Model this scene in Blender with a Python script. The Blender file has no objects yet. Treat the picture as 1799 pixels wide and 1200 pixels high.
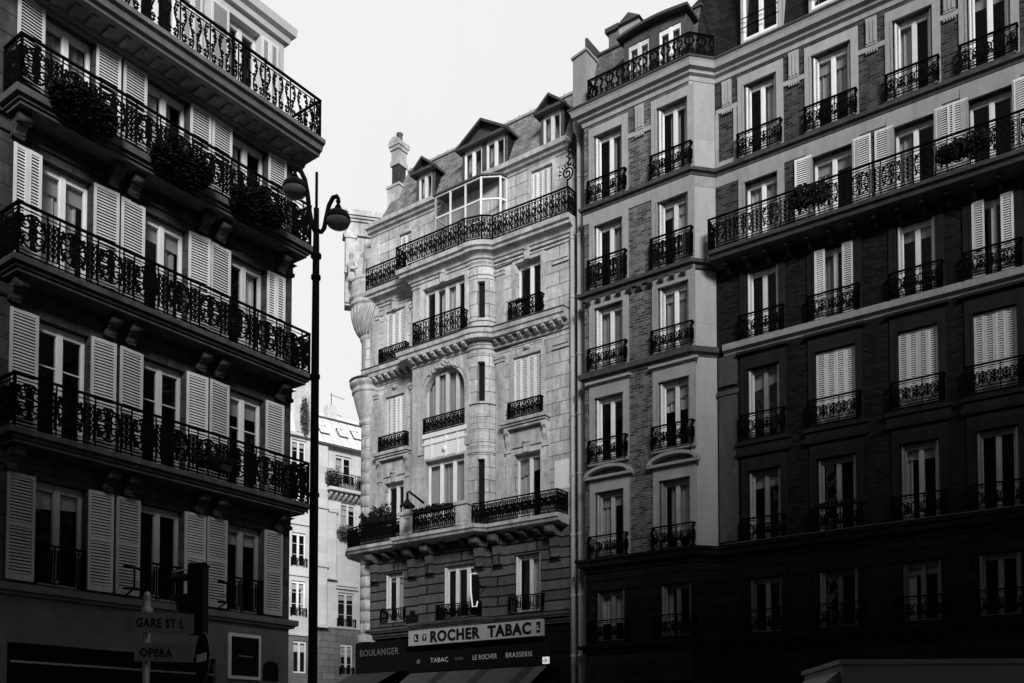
import bpy, math, random
from mathutils import Vector
R_ = math.radians
sc = bpy.context.scene
# ------------------------------------------------------------------ camera
cam = bpy.data.cameras.new("camera"); camo = bpy.data.objects.new("camera", cam)
sc.collection.objects.link(camo); sc.camera = camo
F_PX, HOR, PITCH = 1659.0, 1305.0, 2.26
cam.sensor_fit = 'HORIZONTAL'; cam.sensor_width = 36.0
cam.lens = F_PX/1799*36
cam.shift_y = (HOR - F_PX*math.tan(R_(PITCH)) - 600)/1799
cam.clip_start = 0.1; cam.clip_end = 600
camo.location = (0, 0, 1.6); camo.rotation_euler = (R_(90+PITCH), 0, 0)
# ------------------------------------------------------------------ light
SUN_EL, SUN_DIR = 22.0, (0.15, -0.989)
w = bpy.data.worlds.new("World"); sc.world = w; w.use_nodes = True
nt = w.node_tree; nt.nodes.clear()
out = nt.nodes.new('ShaderNodeOutputWorld'); bg = nt.nodes.new('ShaderNodeBackground')
sky = nt.nodes.new('ShaderNodeTexSky'); sky.sky_type = 'NISHITA'; sky.sun_disc = False
sky.sun_elevation = R_(SUN_EL); sky.sun_rotation = math.atan2(SUN_DIR[0], SUN_DIR[1])
bw = nt.nodes.new('ShaderNodeRGBToBW'); nt.links.new(sky.outputs[0], bw.inputs[0])
tc = nt.nodes.new('ShaderNodeTexCoord')
sx = nt.nodes.new('ShaderNodeSeparateXYZ'); nt.links.new(tc.outputs['Generated'], sx.inputs[0])
# bright haze fills the sky ahead of the viewer; overhead and behind it is much darker
ramp = nt.nodes.new('ShaderNodeMapRange'); nt.links.new(sx.outputs['Y'], ramp.inputs['Value'])
ramp.interpolation_type = 'SMOOTHSTEP'
ramp.inputs['From Min'].default_value = -0.15; ramp.inputs['From Max'].default_value = 0.62
ramp.inputs['To Min'].default_value = 2.3; ramp.inputs['To Max'].default_value = 8.9
nz = nt.nodes.new('ShaderNodeTexNoise'); nt.links.new(tc.outputs['Generated'], nz.inputs[0])
nz.inputs['Scale'].default_value = 2.2; nz.inputs['Detail'].default_value = 4
nr = nt.nodes.new('ShaderNodeMapRange'); nt.links.new(nz.outputs['Fac'], nr.inputs['Value'])
nr.inputs['To Min'].default_value = 0.95; nr.inputs['To Max'].default_value = 1.06
mu = nt.nodes.new('ShaderNodeMath'); mu.operation = 'MULTIPLY'
nt.links.new(ramp.outputs[0], mu.inputs[0]); nt.links.new(nr.outputs[0], mu.inputs[1])
mx = nt.nodes.new('ShaderNodeMix'); mx.data_type = 'FLOAT'; mx.inputs[0].default_value = 0.97
nt.links.new(bw.outputs[0], mx.inputs[2]); nt.links.new(mu.outputs[0], mx.inputs[3])
nt.links.new(mx.outputs[0], bg.inputs['Color']); bg.inputs['Strength'].default_value = 0.1
nt.links.new(bg.outputs[0], out.inputs[0])
sl = bpy.data.lights.new("sun", 'SUN'); sl.energy = 4.6; sl.angle = R_(18); sl.color = (1, 1, 1)
slo = bpy.data.objects.new("sun", sl); sc.collection.objects.link(slo)
ce = math.cos(R_(SUN_EL)); sd = Vector((SUN_DIR[0]*ce, SUN_DIR[1]*ce, math.sin(R_(SUN_EL)))).normalized()
slo.rotation_euler = sd.to_track_quat('Z', 'Y').to_euler()
sc.view_settings.view_transform = 'Standard'; sc.view_settings.look = 'None'
sc.view_settings.exposure = 0.0; sc.view_settings.gamma = 1.0
sc.cycles.max_bounces = 5; sc.cycles.diffuse_bounces = 3; sc.cycles.glossy_bounces = 3
sc.cycles.transparent_max_bounces = 8

# ------------------------------------------------------------------ mesh helper
class M:
    def __init__(s): s.v = []; s.f = []; s.sm = []
    def add(s, vs, fs, smooth=False):
        o = len(s.v); s.v += [tuple(v) for v in vs]
        for f in fs: s.f.append(tuple(i+o for i in f)); s.sm.append(smooth)
        return s
    def box(s, x0, x1, y0, y1, z0, z1):
        if x0 > x1: x0, x1 = x1, x0
        if y0 > y1: y0, y1 = y1, y0
        if z0 > z1: z0, z1 = z1, z0
        return s.add([(x0,y0,z0),(x1,y0,z0),(x1,y1,z0),(x0,y1,z0),(x0,y0,z1),(x1,y0,z1),(x1,y1,z1),(x0,y1,z1)],
              [(0,3,2,1),(4,5,6,7),(0,1,5,4),(1,2,6,5),(2,3,7,6),(3,0,4,7)])
    def quad(s, a, b, c, d): return s.add([a,b,c,d], [(0,1,2,3)])
    def extr(s, poly, y0, y1):      # poly in (x,z), extruded along y
        n = len(poly)
        vs = [(x,y0,z) for x,z in poly]+[(x,y1,z) for x,z in poly]
        return s.add(vs, [tuple(range(n)), tuple(range(2*n-1,n-1,-1))]+[(i,i+n,(i+1)%n+n,(i+1)%n) for i in range(n)])
    def extx(s, prof, x0, x1):      # prof in (y,z), extruded along x
        n = len(prof)
        vs = [(x0,y,z) for y,z in prof]+[(x1,y,z) for y,z in prof]
        return s.add(vs, [tuple(range(n)), tuple(range(2*n-1,n-1,-1))]+[(i,(i+1)%n,(i+1)%n+n,i+n) for i in range(n)])
    def plan(s, poly, z0, z1):      # poly in (x,y)
        n = len(poly)
        vs = [(x,y,z0) for x,y in poly]+[(x,y,z1) for x,y in poly]
        return s.add(vs, [tuple(range(n-1,-1,-1)), tuple(range(n,2*n))]+[(i,(i+1)%n,(i+1)%n+n,i+n) for i in range(n)])
    def sweep(s, path, prof, closed=False):
        # path: (x,y) points seen from outside left to right; prof: list of (out, z)
        n = len(path); rings = []
        for i,(x,y) in enumerate(path):
            nx = ny = 0
            for a,b in ((i-1,i),(i,i+1)):
                if a < 0 or b >= n: continue
                dx,dy = path[b][0]-path[a][0], path[b][1]-path[a][1]; L = math.hypot(dx,dy) or 1
                nx += dy/L; ny += -dx/L
            L = math.hypot(nx,ny) or 1; nx/=L; ny/=L
            k = 1.0
            if 0 < i < n-1:
                dx,dy = path[i+1][0]-x, path[i+1][1]-y; q = math.hypot(dx,dy) or 1
                k = 1/max(.5, nx*dy/q-ny*dx/q)
            rings.append([(x+nx*o*k, y+ny*o*k, z) for o,z in prof])
        m = len(prof); vs = [p for r in rings for p in r]; fs = []
        for i in range(n-1):
            for j in range(m-1):
                fs.append((i*m+j, (i+1)*m+j, (i+1)*m+j+1, i*m+j+1))
        fs.append(tuple(range(m))); fs.append(tuple((n-1)*m+j for j in range(m-1,-1,-1)))
        return s.add(vs, fs)
    def tube(s, pts, r, n=6, smooth=True):
        rs = r if isinstance(r,(list,tuple)) else [r]*len(pts)
        P = [Vector(p) for p in pts]; vs = []; prev = None
        for i,p in enumerate(P):
            t = (P[min(i+1,len(P)-1)]-P[max(i-1,0)])
            t = t.normalized() if t.length > 1e-6 else Vector((0,0,1))
            a = prev if prev is not None else (Vector((0,0,1)) if abs(t.z) < .9 else Vector((1,0,0)))
            u = (a - t*a.dot(t)); u = u.normalized() if u.length > 1e-6 else t.orthogonal().normalized()
            prev = u; v = t.cross(u)
            for k in range(n):
                q = 2*math.pi*k/n; vs.append(p+u*math.cos(q)*rs[i]+v*math.sin(q)*rs[i])
        fs = [(i*n+k, i*n+(k+1)%n, (i+1)*n+(k+1)%n, (i+1)*n+k) for i in range(len(P)-1) for k in range(n)]
        s.add(vs, fs, smooth); o = len(s.v)-len(vs)
        s.f.append(tuple(o+k for k in range(n-1,-1,-1))); s.sm.append(False)
        s.f.append(tuple(o+(len(P)-1)*n+k for k in range(n))); s.sm.append(False)
        return s
    def lathe(s, c, prof, n=20, smooth=True):
        vs = [(c[0]+r*math.cos(2*math.pi*k/n), c[1]+r*math.sin(2*math.pi*k/n), c[2]+z) for r,z in prof for k in range(n)]
        fs = [(i*n+k, i*n+(k+1)%n, (i+1)*n+(k+1)%n, (i+1)*n+k) for i in range(len(prof)-1) for k in range(n)]
        return s.add(vs, fs, smooth)
    def leaves(s, c, rad, n, size, rnd):
        for _ in range(n):
            while True:
                p = Vector((rnd.uniform(-1,1),rnd.uniform(-1,1),rnd.uniform(-1,1)))
                if .2 < p.length < 1: break
            p = Vector((c[0]+p.x*rad[0], c[1]+p.y*rad[1], c[2]+p.z*rad[2]))
            a = Vector((rnd.gauss(0,1),rnd.gauss(0,1),rnd.gauss(0,1))).normalized()
            b = a.orthogonal().normalized(); q = size*rnd.uniform(.6,1.4)
            s.add([p-b*q*.45, p+a*q*.9, p+b*q*.45, p-a*q*.9], [(0,1,2,3)])
        return s
    def wall(s, x0, x1, z0, z1, y, holes=(), depth=.35):
        H = [h for h in holes if h[1] > x0 and h[0] < x1 and h[3] > z0 and h[2] < z1]
        xs = sorted({x0,x1}|{v for h in H for v in h[:2] if x0<v<x1})
        zs = sorted({z0,z1}|{v for h in H for v in h[2:4] if z0<v<z1})
        for i in range(len(xs)-1):
            for j in range(len(zs)-1):
                cx,cz = (xs[i]+xs[i+1])/2,(zs[j]+zs[j+1])/2
                if any(h[0]<cx<h[1] and h[2]<cz<h[3] for h in H): continue
                s.quad((xs[i],y,zs[j]),(xs[i+1],y,zs[j]),(xs[i+1],y,zs[j+1]),(xs[i],y,zs[j+1]))
        for h in H:
            a,b,c,d = h[0],h[1],max(h[2],z0),min(h[3],z1); e = y+depth
            s.quad((a,y,c),(a,y,d),(a,e,d),(a,e,c)); s.quad((b,y,d),(b,y,c),(b,e,c),(b,e,d))
            s.quad((a,y,d),(b,y,d),(b,e,d),(a,e,d)); s.quad((b,y,c),(a,y,c),(a,e,c),(b,e,c))
        return s
    def mesh(s, name, mat):
        me = bpy.data.meshes.new(name); me.from_pydata(s.v, [], s.f)
        me.polygons.foreach_set('use_smooth', s.sm); me.materials.append(mat); me.update()
        return me

def link(name, data, parent=None, loc=(0,0,0), rot=0):
    o = bpy.data.objects.new(name, data); sc.collection.objects.link(o)
    o.parent = parent; o.location = loc; o.rotation_euler = (0,0,rot); return o
def tag(o, label=None, cat=None, group=None, kind=None):
    if label: o['label'] = label
    if cat: o['category'] = cat
    if group: o['group'] = group
    if kind: o['kind'] = kind
    return o
def thing(name, loc, rot, label, cat, group=None, kind=None):
    return tag(link(name, None, None, loc, rot), label, cat, group, kind)

# ------------------------------------------------------------------ materials
def newmat(name):
    m = bpy.data.materials.new(name); m.use_nodes = True
    n = m.node_tree; b = n.nodes['Principled BSDF']; return m, n, b
def nd(n, t, **kw):
    x = n.nodes.new(t)
    for k,v in kw.items(): setattr(x, k, v)
    return x
def plain(name, g, rough=.6, var=.25, scale=3., bump=.1, metal=0., spec=.4, stretch=1., tone=0.):
    m,n,b = newmat(name)
    tc = nd(n,'ShaderNodeTexCoord'); mp = nd(n,'ShaderNodeMapping'); mp.inputs['Scale'].default_value = (1,1,1/stretch)
    n.links.new(tc.outputs['Object'], mp.inputs[0])
    t = nd(n,'ShaderNodeTexNoise'); t.inputs['Scale'].default_value = scale; t.inputs['Detail'].default_value = 7; t.inputs['Roughness'].default_value=.65
    n.links.new(mp.outputs[0], t.inputs[0])
    r = nd(n,'ShaderNodeMapRange'); n.links.new(t.outputs['Fac'], r.inputs['Value'])
    r.inputs['From Min'].default_value=.25; r.inputs['From Max'].default_value=.75
    r.inputs['To Min'].default_value = g*(1-var); r.inputs['To Max'].default_value = g*(1+var)
    oi = nd(n,'ShaderNodeObjectInfo'); orr = nd(n,'ShaderNodeMapRange'); n.links.new(oi.outputs['Random'], orr.inputs['Value'])
    orr.inputs['To Min'].default_value = 1-tone; orr.inputs['To Max'].default_value = 1+tone*.35
    om = nd(n,'ShaderNodeMath', operation='MULTIPLY'); n.links.new(r.outputs[0], om.inputs[0]); n.links.new(orr.outputs[0], om.inputs[1])
    n.links.new(om.outputs[0], b.inputs['Base Color'])
    bu = nd(n,'ShaderNodeBump'); bu.inputs['Strength'].default_value = bump; bu.inputs['Distance'].default_value=.02
    t2 = nd(n,'ShaderNodeTexNoise'); t2.inputs['Scale'].default_value = scale*12; t2.inputs['Detail'].default_value = 4
    n.links.new(tc.outputs['Object'], t2.inputs[0]); n.links.new(t2.outputs['Fac'], bu.inputs['Height'])
    n.links.new(bu.outputs[0], b.inputs['Normal'])
    b.inputs['Roughness'].default_value = rough; b.inputs['Metallic'].default_value = metal
    b.inputs['Specular IOR Level'].default_value = spec
    return m
def masonry(name, c1, c2, mortar, bwid, bh, joint=.01, stain=.35, bump=.4, rough=.85, jdark=True, mott=5.):
    m,n,b = newmat(name)
    tc = nd(n,'ShaderNodeTexCoord'); s = nd(n,'ShaderNodeSeparateXYZ'); n.links.new(tc.outputs['Object'], s.inputs[0])
    a = nd(n,'ShaderNodeMath', operation='ADD'); n.links.new(s.outputs[0], a.inputs[0]); n.links.new(s.outputs[1], a.inputs[1])
    c = nd(n,'ShaderNodeCombineXYZ'); n.links.new(a.outputs[0], c.inputs[0]); n.links.new(s.outputs[2], c.inputs[1])
    br = nd(n,'ShaderNodeTexBrick'); n.links.new(c.outputs[0], br.inputs['Vector'])
    br.inputs['Scale'].default_value = 1; br.inputs['Brick Width'].default_value = bwid; br.inputs['Row Height'].default_value = bh
    br.inputs['Mortar Size'].default_value = joint; br.inputs['Mortar Smooth'].default_value = .3; br.inputs['Bias'].default_value = 0
    br.inputs['Color1'].default_value = (c1,c1,c1,1); br.inputs['Color2'].default_value = (c2,c2,c2,1); br.inputs['Mortar'].default_value = (mortar,mortar,mortar,1)
    mp = nd(n,'ShaderNodeMapping'); mp.inputs['Scale'].default_value = (1.6,1.6,.28); n.links.new(tc.outputs['Object'], mp.inputs[0])
    t = nd(n,'ShaderNodeTexNoise'); t.inputs['Scale'].default_value = 1.6; t.inputs['Detail'].default_value = 9; t.inputs['Roughness'].default_value=.7
    n.links.new(mp.outputs[0], t.inputs[0])
    r = nd(n,'ShaderNodeMapRange'); n.links.new(t.outputs['Fac'], r.inputs['Value'])
    r.inputs['From Min'].default_value=.3; r.inputs['From Max'].default_value=.7; r.inputs['To Min'].default_value=1-stain; r.inputs['To Max'].default_value=1+stain*.5
    t2 = nd(n,'ShaderNodeTexNoise'); t2.inputs['Scale'].default_value = mott; t2.inputs['Detail'].default_value = 8; t2.inputs['Roughness'].default_value=.75
    n.links.new(tc.outputs['Object'], t2.inputs[0])
    r2 = nd(n,'ShaderNodeMapRange'); n.links.new(t2.outputs['Fac'], r2.inputs['Value'])
    r2.inputs['From Min'].default_value=.3; r2.inputs['From Max'].default_value=.7; r2.inputs['To Min'].default_value=1-stain*.6; r2.inputs['To Max'].default_value=1+stain*.5
    m1 = nd(n,'ShaderNodeMath', operation='MULTIPLY'); n.links.new(r.outputs[0], m1.inputs[0]); n.links.new(r2.outputs[0], m1.inputs[1])
    m2 = nd(n,'ShaderNodeMath', operation='MULTIPLY'); n.links.new(m1.outputs[0], m2.inputs[0]); n.links.new(br.outputs['Color'], m2.inputs[1])
    n.links.new(m2.outputs[0], b.inputs['Base Color'])
    h = nd(n,'ShaderNodeMath', operation='MULTIPLY_ADD'); n.links.new(br.outputs['Fac'], h.inputs[0]); h.inputs[1].default_value=-1
    n.links.new(t2.outputs['Fac'], h.inputs[2])
    bu = nd(n,'ShaderNodeBump'); bu.inputs['Strength'].default_value = bump; bu.inputs['Distance'].default_value=.015
    n.links.new(h.outputs[0], bu.inputs['Height']); n.links.new(bu.outputs[0], b.inputs['Normal'])
    b.inputs['Roughness'].default_value = rough; b.inputs['Specular IOR Level'].default_value = .08
    return m
def glass(name, tint=.95):
    m = bpy.data.materials.new(name); m.use_nodes = True; n = m.node_tree; n.nodes.clear()
    o = nd(n,'ShaderNodeOutputMaterial'); mixn = nd(n,'ShaderNodeMixShader'); tr = nd(n,'ShaderNodeBsdfTransparent')
    gl = nd(n,'ShaderNodeBsdfGlossy'); gl.inputs['Roughness'].default_value = .02; gl.inputs['Color'].default_value=(.9,.9,.9,1)
    tr.inputs['Color'].default_value = (tint,tint,tint,1)
    lw = nd(n,'ShaderNodeFresnel'); lw.inputs['IOR'].default_value = 1.55
    tc = nd(n,'ShaderNodeTexCoord'); t = nd(n,'ShaderNodeTexNoise'); t.inputs['Scale'].default_value=1.3; n.links.new(tc.outputs['Object'], t.inputs[0])
    bu = nd(n,'ShaderNodeBump'); bu.inputs['Strength'].default_value=.15; bu.inputs['Distance'].default_value=.05
    n.links.new(t.outputs['Fac'], bu.inputs['Height']); n.links.new(bu.outputs[0], gl.inputs['Normal'])
    k = nd(n,'ShaderNodeMath', operation='MULTIPLY'); k.inputs[1].default_value=.55; n.links.new(lw.outputs[0], k.inputs[0])
    n.links.new(k.outputs[0], mixn.inputs[0]); n.links.new(tr.outputs[0], mixn.inputs[1]); n.links.new(gl.outputs[0], mixn.inputs[2])
    n.links.new(mixn.outputs[0], o.inputs[0]); return m
def emit(name, g, s):
    m,n,b = newmat(name); b.inputs['Base Color'].default_value=(g,g,g,1); b.inputs['Emission Color'].default_value=(g,g,g,1); b.inputs['Emission Strength'].default_value=s; return m

MT = dict(
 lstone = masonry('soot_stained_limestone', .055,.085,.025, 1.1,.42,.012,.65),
 lstone2= masonry('limestone_mouldings', .085,.11,.06, 2.3,3.,.006,.55),
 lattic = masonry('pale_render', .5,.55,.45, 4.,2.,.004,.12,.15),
 lshop  = plain('painted_shop_wall', .16,.8,.3,1.2,.15,0,.1),
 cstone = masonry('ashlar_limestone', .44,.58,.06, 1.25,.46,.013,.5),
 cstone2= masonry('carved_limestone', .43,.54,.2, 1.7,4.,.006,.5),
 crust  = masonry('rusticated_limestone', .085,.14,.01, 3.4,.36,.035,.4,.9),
 cwhite = plain('white_painted_woodwork_panel', .74,.6,.12,3,.1),
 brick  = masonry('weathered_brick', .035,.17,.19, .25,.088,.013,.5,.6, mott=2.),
 brickd = masonry('shaded_brick', .005,.020,.018, .22,.075,.012,.4,.5, mott=3.),  # darkened brick copy, shade of the lower wing put into its colour
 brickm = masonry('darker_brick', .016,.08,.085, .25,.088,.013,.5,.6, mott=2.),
 lstone3= masonry('lighter_cornice_stone', .15,.18,.11, 2.3,3.,.006,.35),
 rtrimd = masonry('shaded_stone_trim', .018,.026,.012, 3.,5.,.004,.4,.2),  # stone trim darkened the same way, shade carried in the colour
 rstone = masonry('smooth_stone_trim', .30,.36,.24, 3.,5.,.004,.22,.2),
 rrender= masonry('smooth_rendered_stone', .33,.38,.22, 9.,2.9,.006,.14,.15),
 rlow   = masonry('dark_rusticated_stone', .008,.014,.003, 1.4,.36,.035,.35,.9),
 rledge = masonry('leaded_ledge_stone', .07,.1,.05, 2.,5.,.006,.4),
 slate  = masonry('roof_slates', .10,.17,.04, .26,.14,.008,.35,.7,.5),
 slatec = masonry('pale_roof_slates', .17,.30,.07, .26,.14,.008,.5,.7,.5, mott=1.2),
 slated = masonry('dark_roof_slates', .010,.022,.006, .26,.14,.008,.35,.7,.6),
 zinc   = plain('zinc_sheet', .42,.45,.25,1.5,.1,0.4,.5),
 dzinc  = plain('dark_lead_sheet', .06,.6,.35,2,.2,0.,.3),
 white  = plain('white_gloss_paint', .76,.4,.12,5,.05,0,.3,3,.3),
 shut   = plain('white_shutter_paint', .74,.55,.2,3.5,.1,0,.2,4,.22),
 old    = plain('shade_dimmed_window_paint', .38,.5,.3,4,.1,0,.2,3,.5),  # white paint dimmed, shade put into its colour, mostly on lower floors
 dimwhite2   = plain('deep_shade_window_paint', .2,.5,.4,4,.1,0,.2,3,.5),  # white paint dimmed further for the shade of the lowest floor
 shut2  = plain('pale_grey_shutter_paint', .5,.6,.25,3.5,.1,0,.2,4,.2),
 iron   = plain('black_painted_iron', .004,.9,.3,20,.1,0,.02),
 ironb  = plain('black_street_iron', .006,.6,.3,8,.1,0,.15),
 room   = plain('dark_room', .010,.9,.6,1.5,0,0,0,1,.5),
 blind  = plain('pale_room_blind', .45,.9,.2,2,0),
 curt   = plain('net_curtain', .72,.9,.15,6,.2,0,0,1,.4),
 glass  = glass('window_glass'),
 leaf   = plain('dark_leaves', .012,.8,.5,14,.1,0,.1),
 leaf2  = plain('green_leaves', .09,.6,.5,14,.1),
 terra  = plain('planter_plastic', .012,.8,.3,6,.1),
 road   = plain('asphalt', .05,.9,.3,4,.4),
 pave   = masonry('paving_slabs', .16,.2,.08,.8,.8,.01,.3,.3),
 kerb   = plain('granite_kerb', .25,.8,.25,12,.2),
 black  = plain('black_shop_fascia', .005,.7,.3,3,.03,0,.1),
 signw  = plain('off_white_sign_panel', .42,.5,.12,2.5,.03),
 signg  = plain('grey_sign_panel', .17,.7,.2,2.5,.05,0,.1),
 inkl   = plain('pale_sign_letters', .62,.5,.05,5,0),
 inkd   = plain('dark_sign_letters', .008,.8,.1,5,0,0,.1),
 awn    = plain('dark_awning_cloth', .025,.9,.3,3,.1),
 awnw   = plain('pale_awning_stripe', .07,.9,.25,3,.1),
 pipe   = plain('painted_downpipe', .36,.45,.2,2,.05,0,.5, stretch=3),
 farw   = masonry('sunlit_far_plaster', .5,.6,.42, 1.5,.5,.006,.15,.2),
 farb   = masonry('far_dark_stonework', .13,.18,.08, .9,.4,.02,.3,.4),
 farz   = plain('pale_zinc_roof', .85,.4,.06,1.5,.05,0,.5),
 van    = plain('grey_van_paint', .15,.5,.15,1,.02,0,.2),
 rubber = plain('tyre_rubber', .02,.8,.2,9,.2),
 steel  = plain('galvanised_steel', .30,.35,.2,5,.05,.6,.5),
 lampgl = plain('frosted_lamp_glass', .32,.15,.3,5,.0,0,.9),
 chrome = plain('bright_metal_edge', .75,.3,.1,5,0,.2,.5),
 opp    = masonry('dark_unseen_facade', .05,.07,.03, 1.2,.45,.01,.3),  # kept dark so the unseen blocks bounce little light
 flower = plain('pale_petals', .7,.7,.2,9,0),
)
lit = emit('lit_tube', .8, .6)

# ------------------------------------------------------------------ text
def text_mesh(body, mat, size, width=None, bold=0., ext=.012, centre=False, mono=False):
    cu = bpy.data.curves.new('txt','FONT'); cu.body = body; cu.size = size; cu.extrude = ext; cu.offset = bold; cu.space_character = 1.12
    cu.resolution_u = 3
    o = bpy.data.objects.new('txt', cu); sc.collection.objects.link(o)
    bpy.context.view_layer.update()
    dg = bpy.context.evaluated_depsgraph_get(); me = bpy.data.meshes.new_from_object(o.evaluated_get(dg))
    bpy.data.objects.remove(o); bpy.data.curves.remove(cu)
    xs = [v.co.x for v in me.vertices]; k = 1.0
    if width: k = width/(max(xs)-min(xs))
    x0 = min(xs); off = -(max(xs)-x0)*k/2 if centre else 0
    for v in me.vertices: v.co = ((v.co.x-x0)*k+off, -v.co.z, v.co.y)
    me.materials.clear(); me.materials.append(mat)
    return me

# ------------------------------------------------------------------ ironwork patterns
def spiral(cx, cz, r, a0, turns, sgn, r1=.25, n=None):
    n = n or max(6, int(abs(turns)*11)); P = []
    for i in range(n+1):
        t = i/n; a = a0+sgn*turns*2*math.pi*t; q = r*(1-(1-r1)*t)
        P.append((cx+q*math.cos(a), cz+q*math.sin(a)))
    return P
def arc(cx, cz, rx, rz, a0, a1, n=8):
    return [(cx+rx*math.cos(a0+(a1-a0)*i/n), cz+rz*math.sin(a0+(a1-a0)*i/n)) for i in range(n+1)]
PI = math.pi
def cell(style, w, h, k):
    """returns list of (polyline, halfwidth) inside a cell w wide, h high"""
    out = []; c = w/2
    if style == 'scroll':                   # broad cast panel, then a narrow one
        if k % 2 == 0:
            r = min(w*.23, h*.17)
            for s in (-1,1):
                x = c+s*w*.24
                out.append((spiral(x, h*.68, r, PI/2 if s>0 else PI/2, 1.5, -s), .012))
                out.append((spiral(x, h*.33, r*.95, -PI/2, 1.5, s), .012))
                out.append((arc(c, h*.5, w*.44, h*.42, PI/2+s*.1 if s<0 else PI/2-.1, PI/2-s*PI+.0, 12), .012))
                out.append(([(c+s*w*.03,h*.2),(c+s*w*.12,h*.5),(c+s*w*.03,h*.8)], .011))
                out.append((spiral(c+s*w*.1, h*.84, r*.5, 0 if s<0 else PI, 1.1, s), .011))
                out.append(([(c+s*w*.42,h*.12),(c+s*w*.33,h*.2)], .022))
                out.append(([(c+s*w*.42,h*.86),(c+s*w*.33,h*.78)], .022))
            out.append(([(c,h*.06),(c,h*.9)], .009))
            for z in (.17,.5,.8): out.append(([(c,h*(z-.045)),(c,h*(z+.045))], .034))
            for z in (.4,.6): out.append(([(c-w*.1,h*z),(c+w*.1,h*z)], .016))
        else:
            for x in (.12,.88): out.append(([(w*x,0),(w*x,h*.92)], .011))
            out.append(([(c,0),(c,h*.92)], .01))
            for j in range(5): 
                z = h*(.14+.165*j); out.append(([(c,z-.03),(c,z+.03)], .03))
                out.append((arc(c, z+h*.06, w*.28, h*.05, 0, 2*PI, 8), .008))
    elif style == 'vine':                   # sinuous vertical stems with tendrils
        s = 1 if k%2 else -1
        out.append(([(c+s*w*.26*math.sin(2*PI*t/12*1.0), h*t/12) for t in range(13)], .012))
        out.append((spiral(c-s*w*.12, h*.78, w*.26, PI if s>0 else 0, 1.2, s), .010))
        out.append((spiral(c+s*w*.14, h*.52, w*.26, 0 if s>0 else PI, 1.2, -s), .010))
        out.append((spiral(c-s*w*.12, h*.25, w*.26, PI if s>0 else 0, 1.2, s), .010))
        for z,q in ((.9,1),(.64,-1),(.38,1),(.12,-1)):
            out.append(([(c+q*s*w*.05,h*z-.02),(c+q*s*w*.25,h*z+.035)], .021))
    elif style == 'ess':                    # S scrolls between bars
        s = 1 if k%2 else -1
        out.append(([(0,0),(0,h)], .010))
        out.append((spiral(c, h*.68, w*.34, -PI/2*s+PI/2+PI/2, 1.35, s, .2), .013))
        out.append((spiral(c, h*.30, w*.36, PI/2*s-PI/2+PI/2, 1.35, s, .2), .013))
        out.append(([(c-s*w*.34,h*.66),(c,h*.48),(c+s*w*.34,h*.32)], .014))
        for z in (.1,.5,.9): out.append(([(c-w*.16,h*z),(c+w*.16,h*z)], .024))
        out.append(([(w*.98,h*.4),(w*.98,h*.52)], .026))
    elif style == 'hoop':                   # hoops and lozenges
        z0, hh = h*.1, h*.68
        out.append((arc(c, z0+hh*.62, w*.34, hh*.30, 0, 2*PI, 12), .011))
        out.append((spiral(c-w*.22, z0+hh*.24, w*.22, PI/2, 1.1, 1), .011))
        out.append((spiral(c+w*.22, z0+hh*.24, w*.22, PI/2, 1.1, -1), .011))
        out.append(([(0,z0),(c,z0+hh*.6),(w,z0)], .009))
        out.append(([(0,z0+hh),(c,z0+hh*.45),(w,z0+hh)], .009))
        out.append(([(c,z0),(c,z0+hh)], .012)); out.append(([(c,z0+hh*.5),(c,z0+hh*.68)], .032))
    elif style == 'bars':
        out.append(([(c,0),(c,h)], .012))
    return out
def ribbon(m, pts, hw, hd, o, d):
    """flat bar along 2-D pts (s,z) in the plane through o=(x,y) with direction d"""
    n = len(pts); vs = []; nx, ny = -d[1], d[0]
    for i,(s,z) in enumerate(pts):
        a = pts[max(i-1,0)]; b = pts[min(i+1,n-1)]; tx,tz = b[0]-a[0], b[1]-a[1]; L = math.hypot(tx,tz) or 1
        px,pz = -tz/L*hw, tx/L*hw
        for qs,qd in ((1,-1),(-1,-1),(-1,1),(1,1)):
            S,Z = s+px*qs, z+pz*qs
            vs.append((o[0]+d[0]*S+nx*hd*qd, o[1]+d[1]*S+ny*hd*qd, Z))
    fs = [(i*4+k, i*4+(k+1)%4, (i+1)*4+(k+1)%4, (i+1)*4+k) for i in range(n-1) for k in range(4)]
    fs += [(3,2,1,0), ((n-1)*4,(n-1)*4+1,(n-1)*4+2,(n-1)*4+3)]
    m.add(vs, fs)
def rail(m, path, z0, h, style, cw, cw2=None, fat=1.0, lower=True):
    k = 0
    for a,b in zip(path, path[1:]):
        L = math.hypot(b[0]-a[0], b[1]-a[1])
        if L < .02: continue
        d = ((b[0]-a[0])/L, (b[1]-a[1])/L)
        ribbon(m, [(-.02,z0+h),(L+.02,z0+h)], .019, .03, a, d)
        ribbon(m, [(0,z0+h*.9),(L,z0+h*.9)], .009, .010, a, d)
        ribbon(m, [(0,z0+.05),(L,z0+.05)], .013, .014, a, d)
        if lower: ribbon(m, [(0,z0+.13),(L,z0+.13)], .009, .010, a, d)
        ribbon(m, [(0,z0),(0,z0+h)], .022, .022, a, d); ribbon(m, [(L,z0),(L,z0+h)], .022, .022, a, d)
        if cw2: n = max(1, round(L/(cw+cw2))); sc_ = L/(n*(cw+cw2)); cells = [cw*sc_, cw2*sc_]*n
        else: n = max(1, round(L/cw)); cells = [L/n]*n
        s = 0; zb = z0+(.13 if lower else .05); hh = z0+h*.9-zb
        for c in cells:
            for pts,hw in cell(style, c, hh, k):
                ribbon(m, [(s+x, zb+z) for x,z in pts], hw*fat, .009 if len(pts)>2 else .013, a, d)
            s += c; k += 1
            if cw2 or k%4==0: ribbon(m, [(s,z0),(s,z0+h)], .012, .012, a, d)
    return m

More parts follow.
